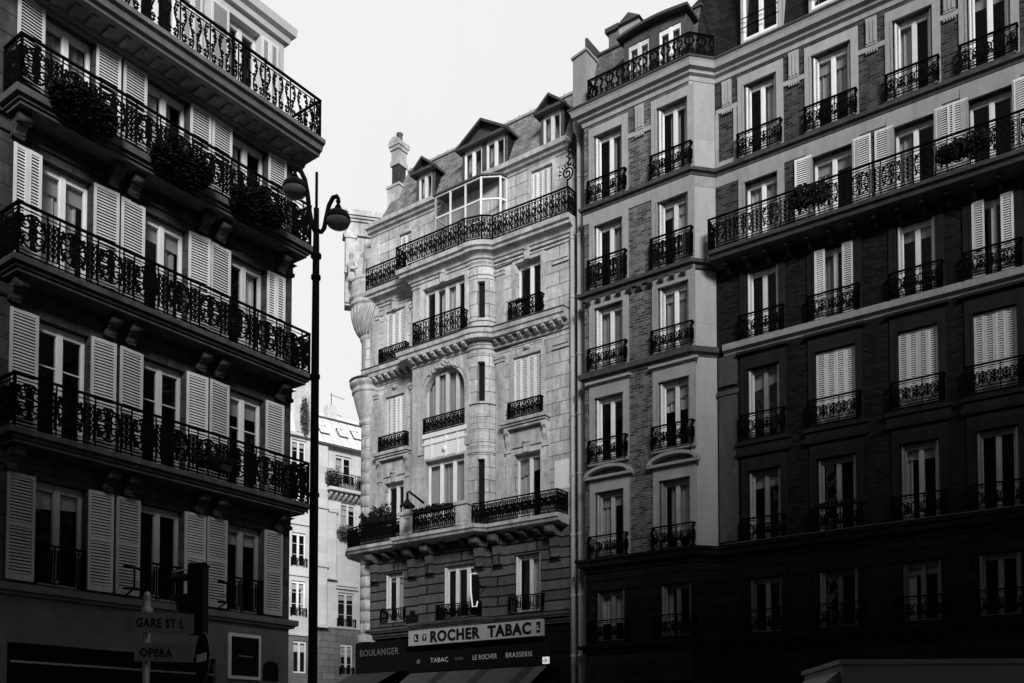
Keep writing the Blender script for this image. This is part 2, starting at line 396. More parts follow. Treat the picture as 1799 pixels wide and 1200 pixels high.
# ------------------------------------------------------------------ windows
CACHE = {}
def cached(key, fn, mat, name):
    if key not in CACHE: CACHE[key] = fn().mesh(name, mat)
    return CACHE[key]
def frame_mesh(wd, h, lights, bars, panel, arch=0.):
    m = M(); fw = .05; t = .05
    m.box(-wd/2, -wd/2+fw, -t, t, 0, h); m.box(wd/2-fw, wd/2, -t, t, 0, h)
    m.box(-wd/2+fw, wd/2-fw, -t, t, h-fw-.02, h); m.box(-wd/2+fw, wd/2-fw, -t, t, 0, .09+panel*h)
    for i in range(1, lights):
        x = -wd/2+wd*i/lights
        q = .055 if lights == 2 else .065
        m.box(x-q, x+q, -t-.012, t+.012, 0.01, h-.01)
    for i in range(lights):
        a, b = -wd/2+wd*i/lights, -wd/2+wd*(i+1)/lights
        m.box(a+fw, a+fw+.02, -t+.01, t-.012, .02, h-.02); m.box(b-fw-.02, b-fw, -t+.01, t-.012, .02, h-.02)
        m.box(a+fw, b-fw, -t+.006, t-.008, h-.15, h-.03)
        for z in bars: m.box(a+.05, b-.05, -.02, .02, h*z-.012, h*z+.012)
    return m
def pane_mesh(wd, h):
    return M().quad((-wd/2+.03,.0,.03),(wd/2-.03,.0,.03),(wd/2-.03,.0,h-.03),(-wd/2+.03,.0,h-.03))
def curtain_mesh(a, b, h, z0=0.0, seed=1, amp=.03):
    m = M(); rnd = random.Random(seed); n = max(6, int((b-a)/.035)); ph = rnd.uniform(0,6)
    for i in range(n):
        x0, x1 = a+(b-a)*i/n, a+(b-a)*(i+1)/n
        f = lambda x: amp*math.sin(x*38+ph)+amp*.6*math.sin(x*71+ph*2)
        m.add([(x0,f(x0),z0),(x1,f(x1),z0),(x1,f(x1),h),(x0,f(x0),h)], [(0,1,2,3)], True)
    return m
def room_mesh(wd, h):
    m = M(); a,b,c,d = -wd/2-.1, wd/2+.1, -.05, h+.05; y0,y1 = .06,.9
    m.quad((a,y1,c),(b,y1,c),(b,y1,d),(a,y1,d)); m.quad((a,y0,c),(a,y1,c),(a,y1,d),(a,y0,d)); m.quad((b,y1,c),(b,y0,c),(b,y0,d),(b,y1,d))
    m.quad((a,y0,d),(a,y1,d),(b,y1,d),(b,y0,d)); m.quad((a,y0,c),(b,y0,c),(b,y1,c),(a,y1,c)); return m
def shutter_mesh(wd, h, mid=True, split=False):
    m = M(); f = .055; t = .018
    cols = [(0,wd)] if not split else [(0,wd/2-.004),(wd/2+.004,wd)]
    for a,b in cols:
        m.box(a,a+f,-t,t,0,h); m.box(b-f,b,-t,t,0,h); m.box(a+f,b-f,-t,t,h-.07,h); m.box(a+f,b-f,-t,t,0,.12)
        zs = [(.12,h-.07)]
        if mid:
            zm = h*.52; m.box(a+f,b-f,-t,t,zm-.04,zm+.04); zs = [(.12,zm-.04),(zm+.04,h-.07)]
        for z0,z1 in zs:
            n = max(2,int((z1-z0)/.062)); p = (z1-z0)/n
            for i in range(n):
                z = z0+p*(i+.5)
                m.add([(a+f,-t*.8,z-.02),(b-f,-t*.8,z-.02),(b-f,t*.8,z+.022),(a+f,t*.8,z+.022),
                       (a+f,-t*.8,z-.012),(b-f,-t*.8,z-.012),(b-f,t*.8,z+.030),(a+f,t*.8,z+.030)],
                      [(0,3,2,1),(4,5,6,7),(0,1,5,4),(2,3,7,6)])
    if split: m.box(wd/2-.004, wd/2+.004, .0, t*.5, .02, h-.02)
    return m
class B:
    def __init__(s, name, F, ub, label, cat='building', yb=0.):
        s.F = F; s.ub = ub
        o,d,a = F; s.root = thing(name, (o[0]+d[0]*ub, o[1]+d[1]*ub, 0), a, label, cat)
    def part(s, m, name, mat, parent=None, label=None, loc=None):
        base = (s.ub,0,0)
        if loc: base = (0,0,0)
        me = m if isinstance(m, bpy.types.Mesh) else None
        if me is None:
            if not loc: m.v = [(x-s.ub,y,z) for x,y,z in m.v]
            me = m.mesh(name, MT[mat] if isinstance(mat,str) else mat)
        o = link(name, me, parent or s.root, (loc[0]-s.ub,loc[1],loc[2]) if loc else (0,0,0))
        if label: o['label'] = label
        return o
    def window(s, u0, u1, z0, z1, y, lights=2, bars=(), panel=0., curtain=None, rec=.22, shutters=None, sh_w=None,
               guard=None, seed=0, label=None, closed=None, mid=False, roomm='room', shmat='shut', leftfold=False, vary=.35, fmat='white'):
        """y = wall face; guard=(height, style, cellwidth, overhang, yfront, z)"""
        wd, h = u1-u0, z1-z0; uc = (u0+u1)/2
        key = (round(wd,2), round(h,2))
        me = cached(('f',fmat)+key+(lights,tuple(bars),panel), lambda: frame_mesh(wd,h,lights,bars,panel), MT[fmat], 'window_frame')
        o = link('window', me, s.root, (uc-s.ub, y+rec, z0))
        if label: o['label'] = label
        link('pane', cached(('p',)+key, lambda: pane_mesh(wd,h), MT['glass'], 'pane'), o)
        link('dark_room', cached(('r',roomm)+key, lambda: room_mesh(wd,h), MT[roomm], 'dark_room'), o)
        vr = random.Random(int(abs(u0)*131+z0*17))
        if curtain is None and not closed and vr.random() < vary:
            q = vr.random()
            curtain = ((0,vr.uniform(.12,.3),0),(1-vr.uniform(.1,.28),1,0)) if q<.4 else (((0,vr.uniform(.3,.6),0),) if q<.6 else ((0,1,vr.uniform(.35,.7)),))
        if not closed and lights==2 and vr.random()<.3:
            link('blind', M().quad((-wd/2+.05,.07,h*vr.uniform(.7,.86)),(wd/2-.05,.07,h*.8),(wd/2-.05,.07,h-.05),(-wd/2+.05,.07,h-.05)).mesh('blind', MT['blind']), o)
        if curtain:
            for (a,b,c) in curtain:
                link('curtain', curtain_mesh(-wd/2+a*wd, -wd/2+b*wd, h*.98, h*c, seed).mesh('curtain', MT['curt']), o, (0,.14,0))
        vr2 = random.Random(int(abs(u0)*97+z0*29))
        for sh in (shutters or ()):       # (u_left, width, z, height, kind)
            ul, sw, sz, shh, kind = sh
            k2 = (round(sw,2), round(shh,2), kind, mid, shmat)
            me2 = cached(('s',)+k2, lambda: shutter_mesh(sw, shh, mid, kind=='split'), MT[shmat], 'shutter')
            ho = vr2.uniform(0,5) if vr2.random()<.6 else vr2.uniform(4,11)
            if ul < uc: link('shutter', me2, o, (ul-uc+sw*(1-math.cos(R_(ho))), -rec-.035-sw*math.sin(R_(ho))*.5, sz-z0), R_(ho)*.5)
            else: link('shutter', me2, o, (ul-uc, -rec-.035, sz-z0), -R_(ho)*.5)
        if closed:                        # folding shutters drawn across the opening, n leaves
            n = closed
            for i in range(n):
                a = (wd-.02)/n
                me3 = cached(('c',round(a,2),round(h,2),shmat), lambda: shutter_mesh(a-.006, h-.04, False), MT[shmat], 'shutter')
                q = link('shutter', me3, o, (-wd/2+.01+a*i, -rec+.06+(.012 if i%2 else 0), .02))
        if leftfold:                      # leaves folded back against the left jamb
            me4 = cached(('l',round(h,2),shmat), lambda: shutter_mesh(.2, h-.05, False), MT[shmat], 'shutter')
            q = link('shutter', me4, o, (-wd/2+.05, -rec+.02, .02), R_(62))
            q = link('shutter', me4, o, (wd/2-.05, -rec+.02, .02), R_(118))
        if guard:
            gh, st, cw, ov, yf, gz = guard
            def mk():
                m = M(); hw = wd/2+ov
                rail(m, [(-hw,0.),(-hw,-yf),(hw,-yf),(hw,0.)], 0, gh, st, cw, None, 1.4)
                return m
            link('railing', cached(('g',round(wd,2))+tuple(guard[:5]), mk, MT['iron'], 'railing'), o, (0,-rec,gz-z0))
        return o

def FR(o, d): return (o, d, math.atan2(d[1], d[0]))
FL = FR((-9.5405,17.6),(.58991,.80747))
FRt = FR((8.6190,27.0),(.80761,-.58971))
FF = FR((-10.8415,60.),(.76328,.64607))
rnd = random.Random(5)

# ================================================================== LEFT BUILDING
lb = B('apartment_building', FL, 3.4, 'dark stone apartment building with white louvred shutters and four long iron balconies, at left')
COLS = [(.57,1.60),(2.80,3.84),(5.01,6.04)]
EXC = [(-6.6,-5.57),(-4.2,-3.17)]
FLO = [(4.66,6.70),(7.45,9.85),(10.65,13.04),(13.85,16.0)]
holes = [(a,b,z0,z1) for a,b in COLS+EXC for z0,z1 in FLO]
m = M().wall(-9, 6.86, 4.5, 16.1, 0, holes, .30)
m.box(-9, 6.86, 1.3, 9, 0, 16.1)
m.quad((6.86,0,0),(6.86,1.3,0),(6.86,1.3,16.1),(6.86,0,16.1)); m.quad((-9,1.3,0),(-9,0,0),(-9,0,16.1),(-9,1.3,16.1))
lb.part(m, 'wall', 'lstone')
AT = [(2.75,3.75),(5.05,5.98),(.45,1.45)]
AX = 6.72
m = M().wall(-9, AX, 16.5, 19.2, .22, [(a,b,16.55,19.0) for a,b in AT], .3)
m.box(-9, AX, 1.4, 9, 16.5, 19.3); m.quad((AX,.22,16.5),(AX,1.4,16.5),(AX,1.4,19.2),(AX,.22,19.2))
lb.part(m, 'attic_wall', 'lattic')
m = M().sweep([(-9,.22),(AX,.22),(AX,9)], [(0,19.2),(.10,19.22),(.12,19.35),(.22,19.42),(.24,19.62),(0,19.66)])
m.plan([(-9,.2),(AX,.2),(AX,9),(-9,9)],19.3,19.64)
lb.part(m, 'attic_cornice', 'lattic')
m = M().box(-9, AX+.1, .2, 9, 19.67, 19.76)
for x in (6.2,5.6): m.box(x-.2,x+.1,.6,1.0,19.76,19.9)
lb.part(m, 'roof', 'dzinc')
for i,(a,b) in enumerate(AT):
    lb.window(a,b,16.55,19.0,.22, curtain=((0,.4,.0),) if i==1 else None, rec=.24, seed=i,
              shutters=[(a-.52,.5,16.7,2.28,'full'),(b+.02,.5,16.7,2.28,'split')])
# shop level
m = M().wall(-9, 6.86, 0, 4.5, .0, [(-8.5,-6,0,3.35),(-5.7,-.3,0,3.45),(.1,4.75,0,3.5),(6.2,6.6,1.2,2.9)], .5)
m.quad((-9,.5,0),(6.8,.5,0),(6.8,.5,4),(-9,.5,4))
lb.part(m, 'shop_wall', 'lshop')
m = M()
for a,b in ((-5.7,-.3),(.1,4.75)): m.box(a+.02,b-.02,.1,.45,.02,3.44)
lb.part(m, 'shop_window', 'black')
m = M().box(.15,4.7,-.02,.05,3.12,3.16).box(-5.6,-.4,-.02,.05,3.1,3.14)
lb.part(m, 'shop_trim', 'steel')
P = [(-9,0),(6.86,0),(6.86,9)]
m = M().sweep(P, [(0,4.38),(.10,4.40),(.10,4.44),(.17,4.47),(.17,4.60),(0,4.63)])
lb.part(m, 'stringcourse', 'lshop')
# joints groove band of first floor corner
# balconies
def bal_left(zb, zt, dep, name='balcony'):
    m = M().sweep([(-.12,.25),(-.12,0),(6.86,0),(6.86,1.2)][1:3], [(0,0)])
    m = M()
    path = [(-.22+dep,.0),(-.22+dep,-.0)]
    # slab with moulded nosing on three sides
    for k,(o,za,zc) in enumerate(((dep-.10,zb,zb+.07),(dep-.05,zb+.07,zb+.14),(dep+.03,zb+.14,zt))):
        m.box(-.22-(o-dep)-.03, 6.90+(o-dep)+.03, -o, .0, za, zc-.001)
    return m
def console(m, u, zt, d, hgt=.5, wd=.26):
    prof = [(0,zt),(-d,zt),(-d,zt-.09),(-d*.93,zt-.17),(-d*.72,zt-.22),(-d*.5,zt-.30),(-d*.38,zt-.42),(-.16,zt-hgt*.95),(0,zt-hgt)]
    m.extx([(y,z) for y,z in prof], u-wd/2, u+wd/2)
    m.tube([(u-wd/2-.03,-d*.8,zt-.12),(u+wd/2+.03,-d*.8,zt-.12)], .085, 10)
    m.tube([(u-wd/2-.02,-.14,zt-hgt*.86),(u+wd/2+.02,-.14,zt-hgt*.86)], .06, 8)
for zb,zt in ((7.15,7.40),(10.35,10.60),(13.52,13.80)):
    b = lb.part(bal_left(zb,zt,.68), 'balcony', 'lstone2')
    for u in (.05,1.98,2.44,4.16,4.64,6.42):
        m = M(); console(m, u, zb, .42,.38,.2); lb.part(m, 'bracket', 'lstone', b)
    r = M(); rail(r, [(-.18,0),(-.18,-.66),(6.86,-.66),(6.86,0)], zt, 1.0, 'scroll', .56, .24, 1.5)
    lb.part(r, 'railing', 'iron', b)
    # panelled soffit moulding against the wall
    m = M().sweep([(-9,0),(6.86,0),(6.86,4)], [(0,zb-.32),(.05,zb-.30),(.05,zb-.22),(.02,zb-.2),(.02,zb-.05),(.10,zb-.01),(0,zb)])
    lb.part(m, 'moulding', 'lstone')
# crowning cornice carrying the attic balcony
b = lb.part(M().sweep([(-9,0),(7.1,0)], [(0,15.98),(.07,16.0),(.09,16.06),(.16,16.08),(.2,16.14),(.70,16.16),(.72,16.22),(.80,16.25),(.84,16.36),(.92,16.40),(.92,16.5),(0,16.52)]), 'balcony', 'lstone3')
for i in range(38):
    u = -6.6+i*.36
    if u > 6.75: break
    lb.part(M().extx([(-.22,16.155),(-.54,16.155),(-.54,16.12),(-.44,16.09),(-.22,16.075)], u-.06, u+.06), 'bracket', 'lstone3', b)
r = M(); rail(r, [(-6,-.80),(7.02,-.80),(7.62,-.80+.0)][:2]+[(7.62,-.80)][:0], 16.5, 1.0, 'vine', .19, None, 1.35, False)
rail(r, [(7.02,-.80),(7.02,.6)], 16.5, 1.0, 'vine', .19, None, 1.35, False)
lb.part(r, 'railing', 'iron', b)
# windows
cur = {(0,3):((0,.95,0),),(0,2):((.02,.5,0),(.5,.86,0)),(1,3):((0,.42,0),(.52,.75,.0)),(2,3):((.02,.4,0),),(1,2):((.55,.9,0),),(2,2):((.6,.95,0),)}
for fi,(z0,z1) in enumerate(FLO):
    for ci,(a,b_) in enumerate(COLS+EXC):
        hh = z1-z0
        sh = [(a-.565,.545,z0+.02,hh+.0,'split' if (fi,ci)==(2,0) else 'full'), (b_+.03,.53,z0+.02,hh,'split' if (fi,ci)==(2,2) else 'full')]
        lb.window(a,b_,z0,z1,0,curtain=cur.get((ci,fi)),bars=(.66,) if fi==1 else (), rec=.22, seed=fi*5+ci, shutters=sh,
                  mid=(fi==0), guard=(.78,'bars',.12,-.03,.02,z0) if fi==0 else None, shmat='shut' if fi>0 else 'shut2', vary=0 if fi<2 else .3, fmat='old' if fi==0 else 'white')  # 'old' is white paint with shade put into its colour

# ================================================================== CENTRE BUILDING
cb = B('corner_apartment_building', FRt, -13.0, 'pale limestone corner apartment building with rounded bay and slate mansard dormers above a tobacco shop')
L0, R0 = -17.75, -8.22
CW = {
 'l': [(-16.85,-15.85,6.3,8.22),(-16.85,-15.85,9.3,11.8),(-16.85,-15.85,13.1,15.25),(-16.85,-15.85,16.55,18.68),(-16.15,-15.2,19.6,21.6)],
 'r': [(-10.55,-9.42,6.2,8.22),(-10.55,-9.42,9.3,11.82),(-10.6,-9.4,13.1,15.32),(-10.5,-9.4,16.55,18.72),(-9.8,-8.9,19.6,21.85)]}
holes = CW['l']+CW['r']
BL, BR, BY = -15.0, -12.25, -.5         # projecting bay
mid = [(-13.75,-12.15,6.2,8.15),(-14.3,-12.42,9.45,12.1),(-14.4,-12.42,13.3,15.5),(-14.45,-12.42,16.5,18.72)]
m = M().wall(L0, BL, 9.2, 22.2, 0, holes, .32).wall(-11.6, R0, 9.2, 22.2, 0, holes, .32).wall(BL,-11.6,19.4,22.2,0,[],.3)
m.box(L0-.3, R0, 1.4, 9, 0, 22.4)
m.quad((R0,0,0),(R0,1.4,0),(R0,1.4,22.2),(R0,0,22.2)); m.quad((L0,1.4,0),(L0,0,0),(L0,0,22.2),(L0,1.4,22.2))
cb.part(m, 'wall', 'cstone')
m = M().wall(L0, BL, 5.7, 9.2, 0, holes, .32).wall(-11.6, R0, 5.7, 9.2, 0, holes, .32).wall(BL,-11.6,5.7,9.2,-.12,[mid[0]],.4)
m.quad((-11.6,-.12,5.7),(-11.6,.3,5.7),(-11.6,.3,9.2),(-11.6,-.12,9.2)).quad((BL,.3,5.7),(BL,-.12,5.7),(BL,-.12,9.2),(BL,.3,9.2))
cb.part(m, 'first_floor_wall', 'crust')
# bay
m = M().wall(BL, BR, 9.2, 19.3, BY, mid[1:], .30)
m.quad((BL,0,9.2),(BL,BY,9.2),(BL,BY,19.3),(BL,0,19.3))
cb.part(m, 'bay_wall', 'cstone2')
# rounded turret at right of the bay
TC = (-12.05, .12, .66)
def turret(r, z0, z1, seg=None, slot=None):
    m = M(); n = 16; A = [R_(-128+i*(128/ n)) for i in range(n+1)]
    pts = [(TC[0]+r*math.cos(a)*1.0, TC[1]+r*math.sin(a)) for a in A]
    for i in range(n):
        (x0,y0),(x1,y1) = pts[i],pts[i+1]
        if slot and slot[0]<=i<slot[1]:
            for za,zb in ((z0,slot[2]),(slot[3],z1)): m.quad((x0,y0,za),(x1,y1,za),(x1,y1,zb),(x0,y0,zb))
            continue
        m.quad((x0,y0,z0),(x1,y1,z0),(x1,y1,z1),(x0,y0,z1))
    return m, pts
for z0,z1,sl_ in ((9.2,12.6,(7,10,9.7,11.8)),(12.6,15.9,(7,10,13.9,15.35)),(15.9,19.3,(7,10,16.95,18.3))):
    m,pts = turret(TC[2], z0, z1, None, sl_)
    # reveals
    for i in (sl_[0], sl_[1]):
        x,y = pts[i]; k = .72; xi,yi = TC[0]+(x-TC[0])*k, TC[1]+(y-TC[1])*k
        m.quad((x,y,sl_[2]),(x,y,sl_[3]),(xi,yi,sl_[3]),(xi,yi,sl_[2]))
    a,b2 = pts[sl_[0]],pts[sl_[1]]
    for z in (sl_[2],sl_[3]):
        m.quad((a[0],a[1],z),(b2[0],b2[1],z),(TC[0]+(b2[0]-TC[0])*.7,TC[1]+(b2[1]-TC[1])*.7,z),(TC[0]+(a[0]-TC[0])*.7,TC[1]+(a[1]-TC[1])*.7,z))
    # moulded rings, bigger below the slot window
    for z,o,hh in ((sl_[2]-.12,.05,.10),(sl_[3]+.22,.04,.08),(z1-.35,.03,.05)):
        m.sweep([(TC[0]+TC[2]*math.cos(R_(q)), TC[1]+TC[2]*math.sin(R_(q))) for q in range(-128,1,16)], [(0,z),(o,z+.02),(o,z+hh),(0,z+hh+.02)])
    t_ = cb.part(m, 'turret_wall', 'cstone')
    q = M(); k = .74
    q.quad((TC[0]+(a[0]-TC[0])*k,TC[1]+(a[1]-TC[1])*k,sl_[2]),(TC[0]+(b2[0]-TC[0])*k,TC[1]+(b2[1]-TC[1])*k,sl_[2]),
           (TC[0]+(b2[0]-TC[0])*k,TC[1]+(b2[1]-TC[1])*k,sl_[3]),(TC[0]+(a[0]-TC[0])*k,TC[1]+(a[1]-TC[1])*k,sl_[3]))
    cb.part(q, 'pane', 'black', t_)
# grooves on turret drums between floors
for z in (12.2,12.5,12.8,13.1,13.4,9.5):
    cb.part(M().sweep([(TC[0]+(TC[2]-.01)*math.cos(R_(q)), TC[1]+(TC[2]-.01)*math.sin(R_(q))) for q in range(-128,1,16)], [(0,z),(.024,z+.012),(.024,z+.235),(0,z+.25)]), 'turret_drum', 'cstone')
def baypath(o=0):
    p = [(BL,0),(BL,BY),(BR-.12,BY)]
    p += [(TC[0]+TC[2]*math.cos(R_(q)), TC[1]+TC[2]*math.sin(R_(q))) for q in range(-104,-9,12)]
    return p
LP = [(L0-.1,0),(BL,0)]
FULL = [(L0-.05,0)]+baypath()+[(R0,0)]
# stringcourses
def course(prof, name, mat='cstone2', path=None): return cb.part(M().sweep(path or FULL, prof), name, mat)
course([(0,5.88),(.10,5.9),(.12,5.95),(.16,5.98),(.16,6.06),(0,6.1)], 'stringcourse', 'rledge')
c16 = course([(0,15.80),(.05,15.82),(.06,15.92),(.1,15.95),(.12,16.08),(.36,16.10),(.38,16.22),(.44,16.26),(.46,16.40),(0,16.46)], 'cornice')
cb.part(M().sweep(FULL, [(0,16.455),(.47,16.41),(.49,16.43),(.47,16.46),(0,16.52)]), 'lead_flashing', 'dzinc')
def modills(u0,u1,y,z,n,par,h=.16,d=.26):
    for i in range(n):
        u = u0+(u1-u0)*i/(n-1); cb.part(M().extx([(y,z),(y-d,z),(y-d,z-h*.5),(y-d*.6,z-h),(y,z-h)], u-.06, u+.06), 'bracket', 'cstone2', par)
modills(L0+.2,BL-.25,-.10,16.09,8,c16); modills(BL+.15,BR,-.10+BY,16.09,8,c16); modills(-11.2,R0-.2,-.10,16.09,9,c16)
course([(0,18.98),(.05,19.0),(.06,19.08),(.12,19.11),(.14,19.18),(.2,19.24),(.30,19.28),(.36,19.30),(.38,19.38),(.46,19.43),(.48,19.58),(0,19.62)], 'balcony', 'cstone2', FULL[:-1]+[(-7.98,0)])
course([(0,18.62),(.05,18.64),(.05,18.74),(0,18.76)], 'moulding', 'cstone2', [(L0,0),(-16.95,0)]+[]) 
course([(0,18.84),(.04,18.86),(.04,18.92),(0,18.93)], 'moulding')
course([(0,22.0),(.04,22.02),(.06,22.1),(.16,22.14),(.2,22.22),(.3,22.26),(.32,22.42),(0,22.46)], 'cornice', 'cstone2', [(L0-.05,0),(R0+.05,0)])
course([(0,9.0),(.03,9.02),(.5,9.04),(.62,9.08),(.66,9.16),(.72,9.2),(.72,9.32),(0,9.36)], 'balcony', 'cstone2',
       [(-18.5,2.2),(-18.55,.9),(-18.42,.35),(-18.05,0.03),(-17.4,0),(BL,0),(BL+.05,-.35),(-11.9,-.35),(-11.6,0),(R0-.05,0)])
# consoles below the low balcony
for u,y in ((-17.3,0),(-15.3,0),(-14.3,-.12),(-11.95,-.12),(-11.2,0),(-8.75,0)):
    m = M(); d=.55
    prof = [(y,9.0),(y-d,9.0),(y-d,8.86),(y-d*.8,8.72),(y-d*.5,8.6),(y-d*.42,8.3),(y-d*.3,8.02),(y-.08,7.86),(y,7.8)]
    m.extx(prof, u-.16, u+.16); m.tube([(u-.19,y-d*.82,8.83),(u+.19,y-d*.82,8.83)], .11, 10); m.tube([(u-.18,y-.14,7.98),(u+.18,y-.14,7.98)], .08, 8)
    cb.part(m, 'bracket', 'crust')
for u in (-16.6,-16.0,-13.6,-12.6,-10.6,-10.,-9.4):
    y = -.12 if -15<u<-11.6 else 0
    cb.part(M().extx([(y,9.0),(y-.4,9.0),(y-.4,8.9),(y-.25,8.8),(y,8.78)], u-.09,u+.09), 'bracket', 'crust')
# railings
r = M(); rail(r, [(-19.1,1.6),(-19.15,.7),(-18.95,.0),(-18.45,-.48),(-17.8,-.64),(-15.15,-.64),(-15.15,-.3)], 9.34, .78, 'ess', .16, None, 2.1); cb.part(r,'railing','iron')
r = M(); rail(r, [(-11.95,-.8),(-11.6,-.66),(R0-.1,-.66),(R0-.1,0)], 9.34, .78, 'ess', .16, None, 2.0); cb.part(r,'railing','iron')
r = M(); rail(r, [(-14.5,-1.0),(-12.4,-1.0)], 9.34, .74, 'ess', .19, None, 1.55); cb.part(r,'railing','iron')
for a,b_ in ((-15.1,-14.5),(-12.4,-11.9)):
    m = M().box(a,b_,-1.06,-.6,9.34,10.08).box(a-.05,b_+.05,-1.12,-.55,10.08,10.2).box(a+.1,b_-.1,-1.075,-1.05,9.48,9.95)
    cb.part(m,'balcony_pier','cstone2')
def outpath(o): # offset outward path of FULL
    pts = []
    n=len(FULL)
    for i,(x,y) in enumerate(FULL):
        nx=ny=0
        for a,b_ in ((i-1,i),(i,i+1)):
            if a<0 or b_>=n: continue
            dx,dy = FULL[b_][0]-FULL[a][0], FULL[b_][1]-FULL[a][1]; L=math.hypot(dx,dy); nx+=dy/L; ny-=dx/L
        L=math.hypot(nx,ny); nx/=L; ny/=L; k=1
        if 0<i<n-1:
            dx,dy=FULL[i+1][0]-x,FULL[i+1][1]-y; q=math.hypot(dx,dy); k=1/max(.5,nx*dy/q-ny*dx/q)
        pts.append((x+nx*o*k,y+ny*o*k))
    return pts
r = M(); op = outpath(.44)
rail(r, [(L0+.2,-.44),(op[1][0],-.44)], 19.6, .88, 'ess', .24, None, 1.55); cb.part(r,'railing','iron')
r = M(); rail(r, op[1:4]+op[5::3][:3]+[(-8.0,-.44),(-8.0,.0)], 19.6, .88, 'ess', .24, None, 1.55); cb.part(r,'railing','iron')
# iron scroll fan closing the top balcony
m = M(); SU=-8.02
ribbon(m, spiral(0,20.95,.24,-PI/2,1.7,1,.2,22), .022,.02,(SU,-.44),(1,0))
for k in range(8):
    a = R_(20+k*22); ribbon(m, [(.25*math.cos(a),20.95+.25*math.sin(a)),(.36*math.cos(a),20.95+.36*math.sin(a))], .018,.014,(SU,-.44),(1,0))
for k in range(6): ribbon(m, [(.06+.03*(-1)**k,21.22+.11*k),(.06+.09*(-1)**(k+1),21.34+.11*k)], .022,.016,(SU,-.44),(1,0))
ribbon(m,[(.06,21.1),(.06,21.95)],.012,.012,(SU,-.44),(1,0)); ribbon(m,[(0,20.45),(0,20.75)],.02,.02,(SU,-.44),(1,0))
cb.part(m,'iron_screen','iron')
# windows
for i,(a,b_,z0,z1) in enumerate(CW['l']):
    if i in (3,4): cb.window(a,b_,z0,z1,0,closed=3,guard=(.62,'ess',.2,.2,.2,z0) if i==3 else None,seed=i)
    elif i==2: cb.window(a,b_,z0,z1,0,closed=4,guard=(.6,'ess',.2,.2,.2,z0-.05),seed=i)
    else: cb.window(a,b_,z0,z1,0,guard=(.5,'bars',.11,.12,.12,z0) if i==0 else None,curtain=((.45,1,0),) if i==0 else None,seed=i,leftfold=(i==0))
for i,(a,b_,z0,z1) in enumerate(CW['r']):
    if i in (2,4): cb.window(a,b_,z0,z1,0,closed=4,guard=(.6,'ess',.2,.1,.2,z0-.05) if i==2 else None,seed=i)
    else: cb.window(a,b_,z0,z1,0,guard={0:(.55,'bars',.11,.15,.14,z0),3:(.75,'ess',.22,.14,.24,z0-.03)}.get(i),curtain={0:((.5,1,0),),3:((.3,.5,0),)}.get(i),seed=20+i,rec=.26,leftfold=(i==0))
cb.window(*mid[0],-.12,lights=3,guard=(.6,'ess',.2,.2,.16,6.1),curtain=((.7,1,.2),),seed=41,leftfold=True)
cb.window(*mid[1],BY,lights=3,curtain=((0,1,0),),seed=42)
cb.window(*mid[2],BY,lights=4,curtain=((0,.98,0),),seed=43,guard=(.6,'ess',.2,.0,.03,13.15))
cb.window(*mid[3],BY,lights=4,curtain=((.3,.72,.0),),seed=44,guard=(.85,'ess',.25,.14,.42,16.47))
# arch over the tall bay window
ua,ub_,zt = mid[2][0],mid[2][1],mid[2][3]; cx_ = (ua+ub_)/2; rw=(ub_-ua)/2; rise=.95
poly = [(ua-.001,zt+.01),(ua-.001,zt-rise)]+[(cx_-rw*math.cos(PI*i/16), zt-rise+rise*math.sin(PI*i/16)) for i in range(0,9)]
m = M().extr([(ua,zt-rise)]+[(cx_-rw*math.cos(PI*i/20), zt-rise+(rise-.0)*math.sin(PI*i/20)) for i in range(1,11)]+[(cx_,zt+.02),(ua,zt+.02)], BY-.003, BY+.26)
m.extr([(ub_,zt-rise)]+[(cx_+rw*math.cos(PI*i/20), zt-rise+(rise-.0)*math.sin(PI*i/20)) for i in range(1,11)]+[(cx_,zt+.02),(ub_,zt+.02)], BY-.003, BY+.26)
# archivolt
for o,dd in ((.0,.05),(.13,.08)):
    pts = [(cx_-(rw+o+.06)*math.cos(PI*i/20), zt-rise+(rise+o+.06)*math.sin(PI*i/20)) for i in range(21)]
    pts = [(pts[0][0],12.4)]+pts+[(pts[-1][0],12.4)]
    ribbon(m, pts, .05, dd, (0,BY), (1,0))
cb.part(m,'window_arch','cstone2')
# carved garland over arch
m = M(); rr = random.Random(3)
for i in range(46):
    t = rr.uniform(-.75,.75); a = PI/2+t*.9; q = 1.03+rr.uniform(-.02,.2)*(1-abs(t))
    x,z = cx_-rw*q*math.cos(a)*-1, zt-rise+(rise+.03)*q*math.sin(a)
    m.lathe((x,BY-.06,z),[(0,-.06),(.06,-.03),(.07,0.01),(.04,.05),(0,.06)],6)
cb.part(m,'carved_garland','cstone2')
# white spandrel between the two tall bay windows
m = M().box(-14.36,-12.36,BY-.03,BY+.1,12.12,13.1).box(-14.42,-12.3,BY-.09,BY+.1,12.98,13.14).box(-14.42,-12.3,BY-.07,BY+.1,12.72,12.8)
for x in (-14.0,-13.3,-12.75): m.box(x-.03,x+.03,BY-.06,BY,12.15,12.98)
m.lathe((-13.36,BY-.03,12.45),[(0.,-.12),(.10,-.06),(.11,0),(.08,.1),(0,.13)],8)
cb.part(m,'spandrel_panel','cwhite')
